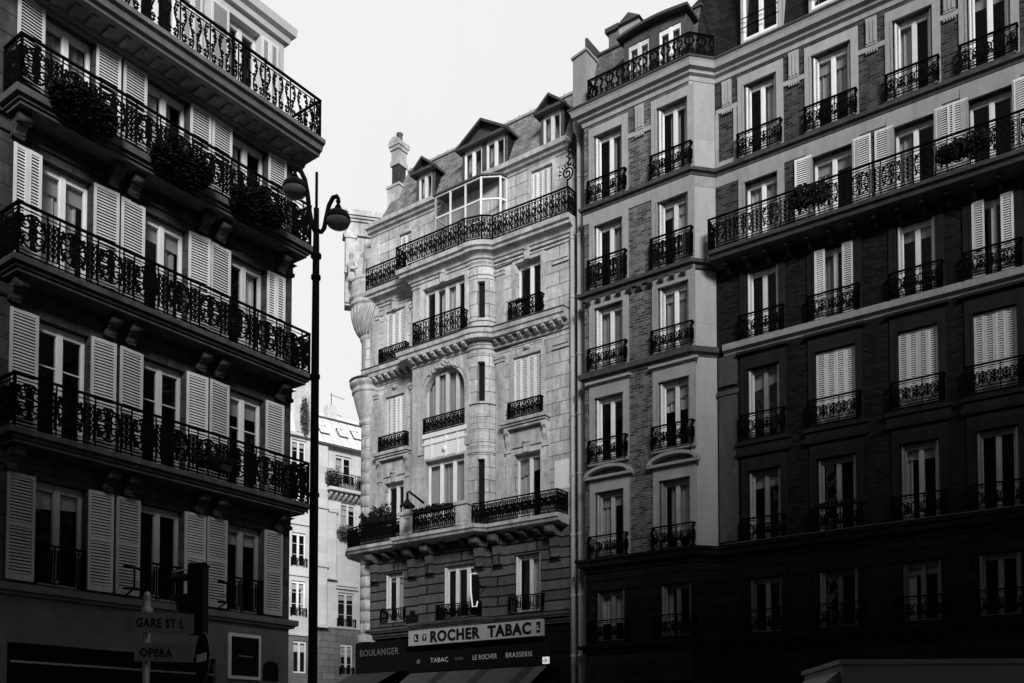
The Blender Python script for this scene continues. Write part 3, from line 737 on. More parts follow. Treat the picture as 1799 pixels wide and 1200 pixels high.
# pilasters, surrounds, keystones
def surround(u0,u1,z0,z1,y,w_=.13,d=.05,key=True,ent=False,mat='cstone2'):
    m = M().box(u0-w_,u0-.005,y-d,y,z0,z1+w_).box(u1+.005,u1+w_,y-d,y,z0,z1+w_).box(u0-.005,u1+.005,y-d,y,z1+.005,z1+w_)
    m.box(u0-w_-.04,u0-w_,y-d*.5,y,z0,z1+w_+.04).box(u1+w_,u1+w_+.04,y-d*.5,y,z0,z1+w_+.04).box(u0-w_-.04,u1+w_+.04,y-d*.5,y,z1+w_,z1+w_+.04)
    if key:
        c=(u0+u1)/2; m.extr([(c-.09,z1+.0),(c+.09,z1+.0),(c+.13,z1+.38),(c-.13,z1+.38)],y-.13,y)
        m.tube([(c-.13,y-.12,z1+.36),(c+.13,y-.12,z1+.36)],.05,8)
    cb.part(m,'window_surround',mat)
for s_ in ('l','r'):
    for i,(a,b_,z0,z1) in enumerate(CW[s_]):
        surround(a,b_,z0,z1,0,key=(i in (1,3)),mat='crust' if i==0 else 'cstone2')
surround(*mid[3],BY); surround(*mid[1],BY,w_=.1,key=False)
# bracketed sills/pediments between second and third floor windows
for a,b_ in ((-16.85,-15.85),(-10.55,-9.42)):
    m = M().box(a-.42,b_+.42,-.36,0,12.88,13.0).box(a-.36,b_+.36,-.30,0,12.80,12.88).box(a-.32,b_+.32,-.24,0,12.70,12.80).box(a-.3,b_+.3,-.06,0,12.06,12.7)
    for u in (a-.24,b_+.24): m.extx([(0,12.7),(-.24,12.7),(-.24,12.6),(-.15,12.5),(-.14,12.3),(-.06,12.1),(0,12.06)],u-.08,u+.08)
    for u in (a-.24,b_+.24): m.box(u-.1,u+.1,-.07,0,9.4,11.9).box(u-.13,u+.13,-.11,0,11.9,12.05)
    cb.part(m,'window_hood','cstone2')
for a,b_ in ((-17.7,-17.25),(-15.5,-15.12),(-11.35,-11.0)):
    for z0,z1 in ((9.4,15.3),(16.55,18.5)):
        cb.part(M().box(a,b_,-.06,0,z0,z1).box(a-.04,b_+.04,-.10,0,z1,z1+.12).box(a-.06,b_+.06,-.13,0,z1+.12,z1+.22),'pilaster','cstone2')
    cb.part(M().box(a,b_,-.05,0,19.55,21.9),'pilaster','cstone2')
cb.part(M().box(-17.2,-16.98,-.045,0,9.4,15.2),'pilaster','cstone2')
for z in (15.2,18.2): cb.part(M().box(-8.9,R0-.02,-.06,0,z,z+.12).box(-8.85,R0-.02,-.1,0,z+.12,z+.22),'capital','cstone2')
for a,b_ in ((-16.95,-15.75),(-10.7,-9.3)):
    m = M()
    for (p,q,r_,s_) in ((a,b_,15.72,15.76),(a,b_,15.42,15.46),(a,a+.04,15.46,15.72),(b_-.04,b_,15.46,15.72)): m.box(p,q,-.03,0,r_,s_)
    c=(a+b_)/2; m.lathe((c,-.0,15.59),[(0,-.1),(.13,-.06),(.15,0),(.13,.06),(0,.1)],10)
    cb.part(m,'frieze_panel','cstone2')
# pale rendered patch on the wall
cb.part(M().box(-8.85,R0-.01,-.012,0,10.3,11.3),'rendered_patch','cwhite',label='pale square patch of fresh render beside the drainpipes')
# corner shaft with quoins, console bulges, statue, loggia
m = M()
for i in range(22):
    z = 5.9+i*.47
    if z > 15.6: break
    m.lathe((-17.95,.28,z),[(.385,0),(.40,.008),(.40,.452),(.385,.46)],28,True)
m.lathe((-17.95,.28,5.6),[(.5,0),(.5,.3),(.36,.32),(.36,16)],18)
cb.part(m,'corner_shaft','cstone')
m = M().lathe((-18.0,.27,14.4),[(.38,0),(.44,.06),(.45,.14),(.41,.18)],28)
m.lathe((-18.0,.27,14.55),[(.40,0),(.45,.18),(.52,.42),(.60,.7),(.66,.95),(.68,1.1)],28)
m.lathe((-18.0,.27,15.65),[(.66,0),(.74,.04),(.74,.12),(.70,.16),(.72,.26),(.80,.30),(.84,.44),(.80,.48),(0,.52)],28)
rr=random.Random(8)
for i in range(9):
    a=-PI*.93+i*.36
    for t in (0,.33,.66):
        r_=.42+.26*t; z=14.7+t*1.0
        m.tube([(-18.0+r_*math.cos(a+q),.27+r_*math.sin(a+q),z+dz) for q,dz in ((-.1,.0),(-.14,.12),(0,.26),(.14,.12),(.1,0))],[.03,.045,.05,.045,.03],6)
cb.part(m,'corner_console','cstone2')
cb.part(M().lathe((-18.0,.27,16.17),[(.83,0),(.85,.05),(.75,.1),(0,.2)],28),'lead_flashing','dzinc')
m = M().lathe((-18.0,.3,16.3),[(.38,0),(.38,1.55),(.43,1.6),(.45,1.7),(.42,1.78)],28)
m.lathe((-18.03,.3,18.0),[(.40,0),(.52,.16),(.65,.42),(.74,.74),(.79,1.05),(.80,1.2)],28)
m.lathe((-18.03,.3,19.2),[(.79,0),(.86,.04),(.86,.14),(.81,.18),(.81,.28),(.88,.32),(.88,.40),(0,.44)],28)
for i in range(12):
    a=-PI*.95+i*.27
    m.tube([(-18.0+r_*math.cos(a+k*.12),.3+r_*math.sin(a+k*.12),z) for k,(r_,z) in enumerate(((.44,18.05),(.56,18.22),(.68,18.48),(.77,18.8),(.81,19.1)))],[.022,.03,.035,.04,.04],6)
cb.part(m,'corner_console','cstone2')
# curved parapet of the corner balcony and loggia wall behind
m = M().lathe((-18.0,.3,19.55),[(.84,0),(.84,.62),(.88,.66),(.88,.74),(.78,.76),(.74,.7),(.74,0)],26,False)
cb.part(m,'corner_parapet','cstone2')
LG = (-18.95,-.25)      # loggia: face turned towards the street corner
la = R_(50)
lo = link('loggia', None, cb.root, (LG[0]-cb.ub, LG[1], 0), la)
bpy.data.objects.remove(lo)
def rotpt(x,y): return (LG[0]+x*math.cos(la)-y*math.sin(la), LG[1]+x*math.sin(la)+y*math.cos(la))
def rbox(m,x0,x1,y0,y1,z0,z1):
    p=[rotpt(x0,y0),rotpt(x1,y0),rotpt(x1,y1),rotpt(x0,y1)]; m.plan(p,z0,z1)
m = M(); rbox(m,0,1.6,0,.5,19.5,23.0); rbox(m,0,.42,-.07,0,19.6,22.3); rbox(m,-.06,.46,-.12,.0,22.3,22.42); rbox(m,-.1,1.7,-.1,.5,22.42,22.52)
rbox(m,0,1.62,-.06,.5,22.52,23.0); rbox(m,-.07,1.7,-.13,.55,23.0,23.1); rbox(m,-.14,1.75,-.2,.6,23.1,23.2); rbox(m,-.2,1.8,-.26,.65,23.2,23.42)
# blind arch outline
for o in (0,.07):
    pts=[(.95-.34-o,19.7)]+[(.95-(.34+o)*math.cos(PI*i/10),21.45+(.34+o)*math.sin(PI*i/10)) for i in range(11)]+[(.95+.34+o,19.7)]
    ribbon(m,pts,.022,.05,rotpt(0,-.01),(math.cos(la),math.sin(la)))
cb.part(m,'loggia','cstone2')
# statue (one continuous carved figure: bust with arms folded)
st = bpy.data.meshes.new('statue')
J=[(0,0,20.2),(0,0,20.42),(0,-.01,20.62),(0,-.02,20.95),(0,-.02,21.14),(0,-.03,21.3),(0,-.03,21.45),(-.24,0,20.98),(-.34,-.04,20.68),(-.12,-.2,20.62),(.24,0,20.98),(.34,-.06,20.7),(.1,-.22,20.68)]
E_=[(0,1),(1,2),(2,3),(3,4),(4,5),(5,6),(3,7),(7,8),(8,9),(3,10),(10,11),(11,12)]
rad=[.2,.19,.15,.17,.06,.12,.10,.085,.065,.05,.085,.065,.05]
st.from_pydata([(x-18.4-cb.ub,y-.42,z) for x,y,z in J],E_,[]); st.materials.append(MT['cstone2'])
so = link('statue', st, cb.root); sk = so.modifiers.new('skin','SKIN'); so.modifiers.new('sub','SUBSURF').render_levels=2
for i,q in enumerate(st.skin_vertices[0].data): q.radius=(rad[i],rad[i]*.85)
st.skin_vertices[0].data[0].use_root=True
# mansard roof, dormers
RY0,RY1,RZ0,RZ1=.12,1.15,22.46,24.95
m = M().add([(L0+.15,RY0,RZ0),(R0,RY0,RZ0),(R0,RY1,RZ1),(L0+1.0,RY1,RZ1),(L0+.15,9,RZ0),(L0+1.0,9,RZ1),(R0,9,RZ1)],[(0,1,2,3),(0,3,5,4),(3,2,6,5)])
cb.part(m,'roof','slatec')
m = M().box(L0+1.0,R0,RY1-.08,RY1+.06,RZ1-.03,RZ1+.06).box(L0,R0,.0,.2,22.44,22.5).add([(L0+1,RY1,RZ1+.05),(R0,RY1,RZ1+.05),(R0,4.5,26.0),(L0+1.6,4.5,26.0)],[(0,1,2,3)])
for i in range(18): m.tube([(L0+1.1+i*.5,RY1-.02,RZ1+.05),(L0+1.1+i*.5,RY1-.02,RZ1+.16)],.02,5)
cb.part(m,'roof_flashing','zinc')
def dormer(bb,u0,u1,z0,z1,y,wins,peak,roofm='dzinc',ov=.16,side='slated',face='dzinc'):
    c=(u0+u1)/2; m=M().wall(u0,u1,z0,z1,y,[(a,b_,z0+.1,z1-.12) for a,b_ in wins],.2)
    m.quad((u0,y,z0),(u0,y+1.3,z0),(u0,y+1.3,z1),(u0,y,z1)); m.quad((u1,y+1.3,z0),(u1,y,z0),(u1,y,z1),(u1,y+1.3,z1))
    m.extr([(u0,z1),(u1,z1),(c,peak-.12)],y-.02,y+1.3)
    d_=bb.part(m,'dormer',face)
    m=M()
    for s in (-1,1):
        e=u0-ov if s<0 else u1+ov
        m.add([(e,y-.25,z1-.06),(c,y-.25,peak),(c,y+1.5,peak),(e,y+1.5,z1-.06),(e,y-.25,z1-.16),(c,y-.25,peak-.10),(c,y+1.5,peak-.10),(e,y+1.5,z1-.16)],
              [(0,1,2,3),(7,6,5,4),(0,4,5,1),(3,2,6,7),(0,3,7,4)])
    m.box(u0-ov,u1+ov,y-.22,y,z1-.14,z1-.04); bb.part(m,'dormer_roof',roofm,d_)
    m=M(); 
    for s,e in ((-1,u0-.003),(1,u1+.003)): m.add([(e,y+.08,z0),(e,y+1.1,z0),(e,y+1.3,z1),(e,y+.08,z1)],[(0,1,2,3)])
    bb.part(m,'dormer_cheek',side,d_)
    for a,b_ in wins: bb.window(a,b_,z0+.1,z1-.12,y,rec=.08,curtain=((.05,.5,0),),seed=int(a*10)%97,roomm='blind')
dormer(cb,-15.45,-14.55,22.5,23.95,.2,[(-15.35,-14.65)],24.4)
dormer(cb,-13.15,-11.05,22.5,24.05,.2,[(-13.05,-12.2),(-12.0,-11.15)],24.75)
dormer(cb,-9.55,-8.6,22.6,24.0,.2,[(-9.45,-8.7)],24.45)
# glazed veranda on the balcony
m=M(); VZ0,VZ1=19.55,22.05; V=[(-13.75,0),(-13.75,-.62),(-11.6,-.62),(-11.0,-.26),(-10.92,0)]
pn=M()
for a,b_ in zip(V,V[1:]):
    L=math.hypot(b_[0]-a[0],b_[1]-a[1]); d=((b_[0]-a[0])/L,(b_[1]-a[1])/L); n=max(1,round(L/.62))
    for i in range(n+1): ribbon(m,[(L*i/n,VZ0),(L*i/n,VZ1)],.03,.03,a,d)
    for z in (VZ0+.03,VZ0+.85,VZ0+1.65,VZ1-.03): ribbon(m,[(0,z),(L,z)],.03,.025,a,d)
    pn.quad((a[0],a[1],VZ0),(b_[0],b_[1],VZ0),(b_[0],b_[1],VZ1),(a[0],a[1],VZ1))
v_=cb.part(m,'veranda_frame','white'); cb.part(pn,'pane','glass',v_)
cb.part(M().plan([(-13.85,0),(-13.85,-.7),(-11.57,-.7),(-10.92,-.31),(-10.82,0)],VZ1,VZ1+.07),'veranda_roof','dzinc',v_)
cb.part(curtain_mesh(-13.6,-11.4,21.4,19.6,5,.04),'curtain','curt',v_)
for a in cb.root.children:
    pass
m=M(); m.box(-13.7,-10.9,-.05,-.02,19.55,22.0); cb.part(m,'dark_room','blind',v_)
# chimney
m=M().box(-17.42,-16.78,.6,1.3,22.3,24.2).box(-17.46,-16.74,.56,1.34,24.2,24.3)
ch=cb.part(m,'chimney','cstone2')
cb.part(M().box(-17.28,-16.92,.72,1.15,24.3,25.15),'chimney_shaft','brickm',ch)
m=M()
for z0,z1,o in ((25.15,25.35,.06),(25.35,25.8,.02),(25.8,25.95,.07),(25.95,26.1,.11)): m.box(-17.28-o,-16.92+o,.72-o,1.15+o,z0,z1)
m.extr([(-17.1-.27*math.cos(PI*i/8),26.1+.2*math.sin(PI*i/8)) for i in range(9)],.6,1.3)
cb.part(m,'chimney_cap','cstone2',ch)
cb.part(M().lathe((-17.08,.95,26.26),[(.13,0),(.11,.25),(.14,.28),(.14,.33),(0,.33)],12),'chimney_pot','brick',ch)
# drainpipes
for u,y,r_,zt_,top in ((-8.05,-.10,.075,19.2,None),(-7.76,-.12,.07,22.6,1)):
    m=M().tube([(u,y,0),(u,y,zt_)],r_,12)
    for z in [2.4+2.05*k for k in range(10)]:
        if z<zt_: m.lathe((u,y,z),[(r_,0),(r_+.018,.01),(r_+.018,.1),(r_,.11)],12)
    if top: m.lathe((u,y,22.3),[(r_,0),(.17,.2),(.19,.42),(.2,.5),(0,.5)],10)
    cb.part(m,'drainpipe','pipe')
# ground floor
m=M().wall(-18.2,R0,0,5.6,.05,[(-17.3,-15.7,0,4.4),(-15.1,-8.7,0,4.2)],.5); m.quad((-18,.55,0),(R0,.55,0),(R0,.55,5),(-18,.55,5))
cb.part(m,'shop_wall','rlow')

# ================================================================== RIGHT BUILDING
rb = B('brick_apartment_building', FRt, 0.0, 'brick and stone apartment building with chamfered pavilion and white closed shutters, at right')
WC=[(-1.88,-.86),(.19,1.32),(2.46,3.49),(4.35,5.38),(6.5,7.55),(8.65,9.7)]
WR=[(4.85,6.5),(7.6,9.74),(10.75,12.86),(13.8,15.86),(16.5,18.62),(19.42,21.66)]
PC=[(-6.85,-5.78),(-4.53,-3.47)]
PY=-.6
holes=[(a,b_,z0,z1) for a,b_ in WC for z0,z1 in WR]; ph=[(a,b_,z0,z1) for a,b_ in PC for z0,z1 in WR]
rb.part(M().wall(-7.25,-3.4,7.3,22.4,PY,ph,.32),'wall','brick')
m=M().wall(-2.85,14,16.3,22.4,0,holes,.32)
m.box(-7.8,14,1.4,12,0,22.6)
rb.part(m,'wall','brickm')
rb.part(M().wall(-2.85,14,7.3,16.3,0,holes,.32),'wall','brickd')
m=M().quad((-3.4,PY,7.3),(-2.85,0,7.3),(-2.85,0,22.4),(-3.4,PY,22.4))
m.box(-3.72+.28,-3.402,PY-.03,PY+.01,7.3,22.4)
m.quad((-3.4,PY-.03,7.3),(-2.84,-.02,7.3),(-2.84,-.02,22.4),(-3.4,PY-.03,22.4))
m.quad((-7.25,1,0),(-7.25,PY,0),(-7.25,PY,22.4),(-7.25,1,22.4)); m.wall(-7.85,-7.25,0,22.4,.02,[],.3)
rb.part(m,'corner_wall','rrender')
m=M().wall(-2.85,14,0,7.3,.0,[h for h in holes if h[2]<6]+[(-2.2,1.8,0,3.6),(2.2,5.9,0,3.6),(6.3,13,0,3.6)],.4).wall(-7.25,-3.4,0,7.3,PY,[h for h in ph if h[2]<6]+[(-7.,-3.6,0,3.45)],.4)
m.quad((-3.4,PY,0),(-2.85,0,0),(-2.85,0,7.3),(-3.4,PY,7.3)); m.quad((-7.2,.0,0),(14,.4,0),(14,.4,4.4),(-7.2,.0,4.4))
rb.part(m,'ground_wall','rlow')
RP=[(-7.25,.5),(-7.25,PY),(-3.4,PY),(-2.85,0),(14,0)]
def rc(prof,name,mat,path=RP,par=None): return rb.part(M().sweep(path,prof),name,mat,par)
rc([(0,22.1),(.04,22.12),(.06,22.25),(.16,22.3),(.18,22.38),(.3,22.42),(.34,22.55),(.38,22.62),(0,22.68)],'cornice','rstone')
rc([(0,22.66),(.4,22.625),(.42,22.66),(.4,22.70),(0,22.74)],'gutter','dzinc')
rc([(0,19.12),(.04,19.14),(.06,19.22),(.14,19.25),(.16,19.34),(0,19.40)],'ledge','rledge')
rc([(0,18.78),(.03,18.8),(.035,19.12),(0,19.12)],'frieze','rstone')
bal=rc([(0,16.12),(.06,16.14),(.5,16.16),(.58,16.2),(.62,16.3),(.70,16.34),(.72,16.44),(0,16.46)],'balcony','rledge',[(-2.75,-.1),(14,-.1)])
rc([(0,16.16),(.08,16.18),(.1,16.28),(.2,16.32),(.22,16.42),(0,16.46)],'ledge','rledge',RP[:4])
rc([(0,13.42),(.03,13.44),(.05,13.5),(.16,13.56),(.18,13.74),(0,13.80)],'ledge','rstone',[(-2.6,0),(14,0)])
rc([(0,13.42),(.03,13.44),(.05,13.5),(.16,13.56),(.18,13.72),(0,13.78)],'ledge','rledge',RP[:4])
rc([(0,7.1),(.05,7.12),(.06,7.25),(.18,7.3),(.2,7.44),(.26,7.48),(.26,7.56),(0,7.62)],'ledge','rlow')
rc([(0,7.555),(.27,7.565),(.28,7.58),(.27,7.6),(0,7.64)],'flashing','rledge',[(-2.6,0),(14,0)])
rc([(0,4.45),(.05,4.47),(.08,4.6),(.2,4.64),(.2,4.74),(0,4.8)],'ledge','rlow')
for i in range(26):
    u=-2.35+i*.62
    rb.part(M().extx([(0,16.14),(-.5,16.14),(-.5,16.04),(-.32,15.98),(-.2,15.86),(0,15.84)],u-.05,u+.05),'bracket','rtrimd',bal)
for i in range(10):
    u=-7.05+i*.38; rb.part(M().extx([(PY,16.17),(PY-.18,16.17),(PY-.18,16.08),(PY-.08,16.0),(PY,16.0)],u-.07,u+.07),'bracket','rledge',bal)
r=M(); rail(r,[(-2.85,-.1),(-2.75,-.76),(14,-.76)],16.46,.96,'scroll',.55,.3,1.1); rb.part(r,'railing','iron',bal)
r=M(); rail(r,[(-6.9,-.1),(-6.9,PY-.3),(-3.27,PY-.3),(-2.74,-.3)],22.75,.68,'vine',.2,None,1.4,False); rb.part(r,'railing','iron')
# surrounds
def rsur(u0,u1,z0,z1,y,w_=.2,top=.3,d=.05,mat='rstone'):
    m=M().box(u0-w_,u0-.004,y-d,y,z0-.1,z1+top).box(u1+.004,u1+w_,y-d,y,z0-.1,z1+top).box(u0-.004,u1+.004,y-d,y,z1+.004,z1+top)
    m.box(u0-.05,u0-.004,y-d-.02,y-d,z0-.1,z1+.05).box(u1+.004,u1+.05,y-d-.02,y-d,z0-.1,z1+.05).box(u0-.004,u1+.004,y-d-.02,y-d,z1+.004,z1+.05)
    m.box(u0-w_,u1+w_,y-d-.08,y,z0-.12,z0-.02)
    return m
for cols,y in ((WC,0),(PC,PY)):
    for ci,(a,b_) in enumerate(cols):
        for ri,(z0,z1) in enumerate(WR):
            if ri==0: rb.part(M().box(a-.14,a-.004,y-.04,y,z0,z1+.2).box(b_+.004,b_+.14,y-.04,y,z0,z1+.2).box(a-.004,b_+.004,y-.04,y,z1+.004,z1+.2),'window_surround','rlow'); continue
            m=rsur(a,b_,z0,z1,y,top=.42 if ri<5 else .32)
            if ri==2:      # flat entablature
                m.box(a-.3,b_+.3,y-.16,y,z1+.46,z1+.54).box(a-.26,b_+.26,y-.1,y,z1+.42,z1+.46)
            if ri==1 and y==PY:   # segmental pediment
                c=(a+b_)/2; W=(b_-a)/2+.34; zb=z1+.42
                P=[(c-W*math.cos(PI*i/14),zb+.08+.34*math.sin(PI*i/14)) for i in range(15)]
                Q=[(c-(W-.14)*math.cos(PI*i/14),zb+.08+.24*math.sin(PI*i/14)) for i in range(14,-1,-1)]
                for i in range(14): m.extr([P[i],P[i+1],Q[13-i],Q[14-i]],y-.22,y)
                m.box(c-W,c+W,y-.2,y,zb,zb+.08)
            if ri==1 and y==0:
                m.box(a-.3,b_+.3,y-.14,y,z1+.46,z1+.56)
            if ri in(2,) and y==0: m.box(a-.34,b_+.34,y-.16,y,z0-.22,z0-.12).box(a-.3,b_+.3,y-.1,y,z0-.42,z0-.22).box(a-.34,b_+.34,y-.15,y,z0-.5,z0-.42)
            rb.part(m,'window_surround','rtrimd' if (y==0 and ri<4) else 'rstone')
# triglyph blocks and bands between top windows
gaps=[(-.66,-.01),(1.52,2.26),(3.69,4.15),(5.58,6.3),(7.75,8.45)]
def trig(u0,u1,y):
    m=M(); c=(u0+u1)/2; m.box(u0,u1,y-.04,y,21.1,21.24)
    m.box(c-.15,c+.15,y-.06,y,21.24,22.05)
    for k in (-.1,0,.1): m.box(c+k-.03,c+k+.03,y-.085,y-.06,21.3,21.95)
    for k in (-.14,-.07,0,.07,.14): m.lathe((c+k,y-.04,21.04),[(0,-.03),(.03,-.02),(.03,.05)],6)
    rb.part(m,'triglyph','rstone')
for a,b_ in gaps: trig(a,b_,0)
trig(-5.58,-4.73,PY); trig(-2.8,-2.08,0)
m=M()
for a,b_ in ((-2.82,-2.72),(-2.22,-2.12)): m.box(a,b_,-.05,0,19.4,21.1)
m.box(-2.72,-2.22,-.05,0,19.4,19.55); m.box(-7.82,-7.3,-.03,.02,4.8,22.1); rb.part(m,'pilaster','rstone'); m=M()
for z0,z1 in ((7.7,13.4),): m.box(-2.78,-2.18,-.06,0,z0,12.2).box(-2.82,-2.14,-.1,0,12.2,12.35).box(-2.78,-2.18,-.06,0,12.5,13.4)
rb.part(m,'pilaster','rledge')
# windows
G=lambda z:(.72,'hoop',.3,.16,.2,z)
for cols,y in ((WC,0),(PC,PY)):
    for ci,(a,b_) in enumerate(cols):
        for ri,(z0,z1) in enumerate(WR):
            kw=dict(seed=ci*7+ri*3+(50 if y else 0)); cl=None; cu=None; sh=None; fold=True
            if y==0:
                if ri==2 and ci in (1,2,3): cl=4; fold=False
                if ri==4:
                    fold=False
                    if ci>=1: sh=[(a-.52,.5,z0+.05,z1-z0-.05+.1,'full'),(b_+.02,.5,z0+.05,z1-z0+.05,'full')]
                    cu=((0,.5,0),) if ci in (0,1,2) else None
                    if ci==0: cu=((0,.95,0),)
                if ri==3 and ci in (1,3): sh=[(a+.02,.3,z0,z1-z0-.03,'full'),(b_-.32,.3,z0,z1-z0-.03,'full')]; fold=False
                if ri==5: cu=((.55,1,0),) if ci==0 else None
            else:
                if ri in (3,): cu=((0,1,0),)
                elif ri==4: cu=((.3,1,0),)
                elif ri==5: cu=((.3,.6,0),(.7,1,0))
                elif ri==1 and ci==1: cu=((.2,.8,.2),)
            rb.window(a,b_,z0,z1,y,closed=cl,curtain=cu,shutters=sh,leftfold=fold,rec=.24,
                      guard=None if (ri==4 and y==0) else (G(z0-.05) if not(ri==4) else (.95,'scroll',.3,.16,.2,z0-.03)),**kw,
                      shmat='shut' if ri>1 else ('dimwhite2' if ri==0 else 'old'), vary=.6 if (ri>3 or y) else (.3 if ri==3 else .1),
                      fmat=('dimwhite2' if ri==0 else 'old' if (ri==1 or (ri<3 and y==0)) else 'white'))  # 'old' is white paint with shade put into its colour
# mansards
m=M().add([(-2.9,.1,22.7),(14,.1,22.7),(14,1.0,27.2),(-2.9,1.0,27.2)],[(0,1,2,3)])
m.add([(-3.35,PY+.15,22.7),(-2.85,.12,22.7),(-2.9,1.0,27.2),(-3.5,.5,25.6),(-3.35,PY+.75,25.0)],[(0,1,2,3,4)])
rb.part(M().add([(-7.2,PY+.15,22.7),(-3.35,PY+.15,22.7),(-3.35,PY+.75,25.0),(-7.2,PY+.75,25.0)],[(0,1,2,3)]),'roof','slate')
m.add([(-7.2,PY+.75,25.0),(-3.35,PY+.75,25.0),(-3.5,.5,25.6),(-3.6,3,26.4),(-7.2,3,26.4)],[(0,1,2,3,4)])
m.box(-7.2,14,1.4,12,22.6,24.9)
rb.part(m,'roof','slated')
m=M().box(-7.25,-3.3,PY+.68,PY+.82,24.98,25.06).box(-7.2,-7.12,PY,1.5,24.9,25.2)
rb.part(m,'roof_flashing','dzinc')
rb.part(M().plan([(-7.75,-.5),(-7.15,-.62),(-7.15,2.5),(-7.75,2.5)],22.7,24.75).plan([(-7.8,-.55),(-7.1,-.67),(-7.1,2.5),(-7.8,2.5)],24.75,24.83),'party_wall','rstone')
# big curved dormer on the pavilion
def archdormer(u0,u1,z0,z1,y,wins,name='dormer'):
    m=M().wall(u0,u1,z0,z1,y,[(a,b_,z0+.05,z1-.25) for a,b_ in wins],.2)
    m.quad((u0,y,z0),(u0,y+1.2,z0),(u0,y+1.2,z1),(u0,y,z1)); m.quad((u1,y+1.2,z0),(u1,y,z0),(u1,y,z1),(u1,y+1.2,z1))
    d_=rb.part(m,'dormer','rledge'); m=M(); n=10
    P=[(u0-.15+(u1-u0+.3)*i/n, z1-.02+.12*math.sin(PI*i/n)) for i in range(n+1)]
    for i in range(n):
        (xa,za),(xb,zb)=P[i],P[i+1]; m.extr([(xa,za),(xb,zb),(xb,zb+.09),(xa,za+.09)],y-.25,y+1.4)
    m.extr([(u0,z1-.03)]+[(x,z) for x,z in P[1:-1]]+[(u1,z1-.03)],y+.01,y+1.)
    rb.part(m,'dormer_roof','dzinc',d_)
    for a,b_ in wins: rb.window(a,b_,z0+.05,z1-.25,y,rec=.08,curtain=((.1,.45,0),(.6,.9,.2)),seed=7,roomm='blind')
archdormer(-5.72,-3.5,22.75,24.42,PY-.0,[(-5.55,-4.8),(-4.45,-3.68)])
m=M()
for a,b_ in ((-1.9,-.8),(.2,1.35),(2.45,3.5),(4.35,5.4)):
    d_=rb.part(M().box(a-.08,a,.02,.9,22.75,25.6).box(b_,b_+.08,.02,.9,22.75,25.6).box(a-.08,b_+.08,-.0,.9,25.6,25.75).box(a,b_,.03,.2,22.75,23.1),'dormer','old')
    rb.window(a,b_,23.1,25.6,.02,rec=.08,seed=3,roomm='blind')
    r=M()
    for z in (23.45,23.75): r.tube([(a-.04,-.06,z),(b_+.04,-.06,z)],.016,6)
    rb.part(r,'railing','iron',d_)
# chimney
m=M().box(-6.75,-6.35,.2,1.4,24.2,25.65); ch=rb.part(m,'chimney','brick')
rb.part(M().box(-6.35,-5.6,.2,1.4,24.2,25.7),'chimney_shaft','rstone',ch)
m=M().box(-6.85,-6.33,.1,1.5,25.65,25.8).extr([(-6.4,25.7),(-5.52,25.7),(-5.95,25.98)],.1,1.5); rb.part(m,'chimney_cap','dzinc',ch)
# shopfronts of the right building
m=M().box(-7.2,-3.45,PY-.05,PY-.01,3.5,4.4); rb.part(m,'shop_fascia','signg' if False else 'rlow')
for a,b_ in ((-7.0,-3.6),): rb.part(M().box(a,b_,PY+.1,PY+.3,.05,3.45),'shop_window','black')
for a,b_ in ((-2.2,1.8),(2.2,5.9),(6.3,13)): rb.part(M().box(a,b_,.1,.3,.05,3.6),'shop_window','black')

# ================================================================== FAR BUILDINGS
def farwin(bb,a,b_,z0,z1,y,**k): bb.window(a,b_,z0,z1,y,rec=.15,bars=(.36,.68),guard=(.5,'bars',.12,.05,.08,z0),**k)
fa = B('plastered_house', FF, -4.0, 'white plastered house far down the side street, its window column beside the lamp post')
W=[(-3.55,-2.6,12.5,14.6),(-3.55,-2.6,9.4,11.6),(-3.55,-2.6,15.9,18),(-3.6,-2.65,18.3,20.4),(-6.2,-5.2,12.5,14.6),(-6.2,-5.2,9.4,11.6)]
fa.part(M().wall(-9,-2.2,8.3,20.7,0,W,.25).box(-9,-2.2,1.3,8,0,20.7).quad((-2.2,0,0),(-2.2,1.3,0),(-2.2,1.3,20.7),(-2.2,0,20.7)),'wall','farw')
for q in W: farwin(fa,*q,0)
for z in (8.3,12.0,15.2): fa.part(M().box(-9,-2.15,-.1,0,z-.1,z),'stringcourse','farw')
fa.part(M().box(-9,-2.1,-.25,0,20.6,20.8),'cornice','farw')
fa.part(M().wall(-9,-2.2,0,8.2,0,[(-3.4,-2.5,5.9,7.9),(-6,-4.3,0,4)],.3),'ground_wall','lshop')
fa.window(-3.4,-2.5,5.9,7.9,0,rec=.15)
fa.part(M().add([(-9,.1,20.8),(-2.2,.1,20.8),(-2.2,1.6,24.2),(-9,1.6,24.2)],[(0,1,2,3)]).box(-9,-2.2,1.6,8,20,24.2),'roof','farz')
m=M().box(-3.3,-2.55,-.1,1.2,20.9,23.6); fa.part(m,'dormer','farw')
m=M().box(-2.6,-2.2,.3,1.6,20.9,24.9); ch=fa.part(m,'chimney','farw')
fb = B('mansard_house', FF, 0.0, 'pale house with sloping zinc roof and skylights at the end of the side street')
W=[(-.55,.6,18.2,20.0),(-.15,.95,14.7,17.0),(-.3,.9,9.0,11.2),(-.1,.8,5.9,7.9),(2.4,3.5,14.7,17)]
fb.part(M().wall(-2.19,5,8.9,20.5,.0,W,.25).box(-2.19,5,1.3,8,0,20.5),'wall','farw')
for i,q in enumerate(W): farwin(fb,*q,0,curtain=((0,.5,0),) if i<2 else None)
fb.part(M().wall(-2.19,5,0,8.9,.02,[W[3]],.3),'ground_wall','farb')
m=M().box(-2.2,-1.25,-.28,0,8.9,20.4).box(-1.25,-.55,-.18,0,11.9,16.2).box(-1.3,-.5,-.26,0,16.2,16.4).box(-1.3,-.5,-.26,0,11.9,12.05)
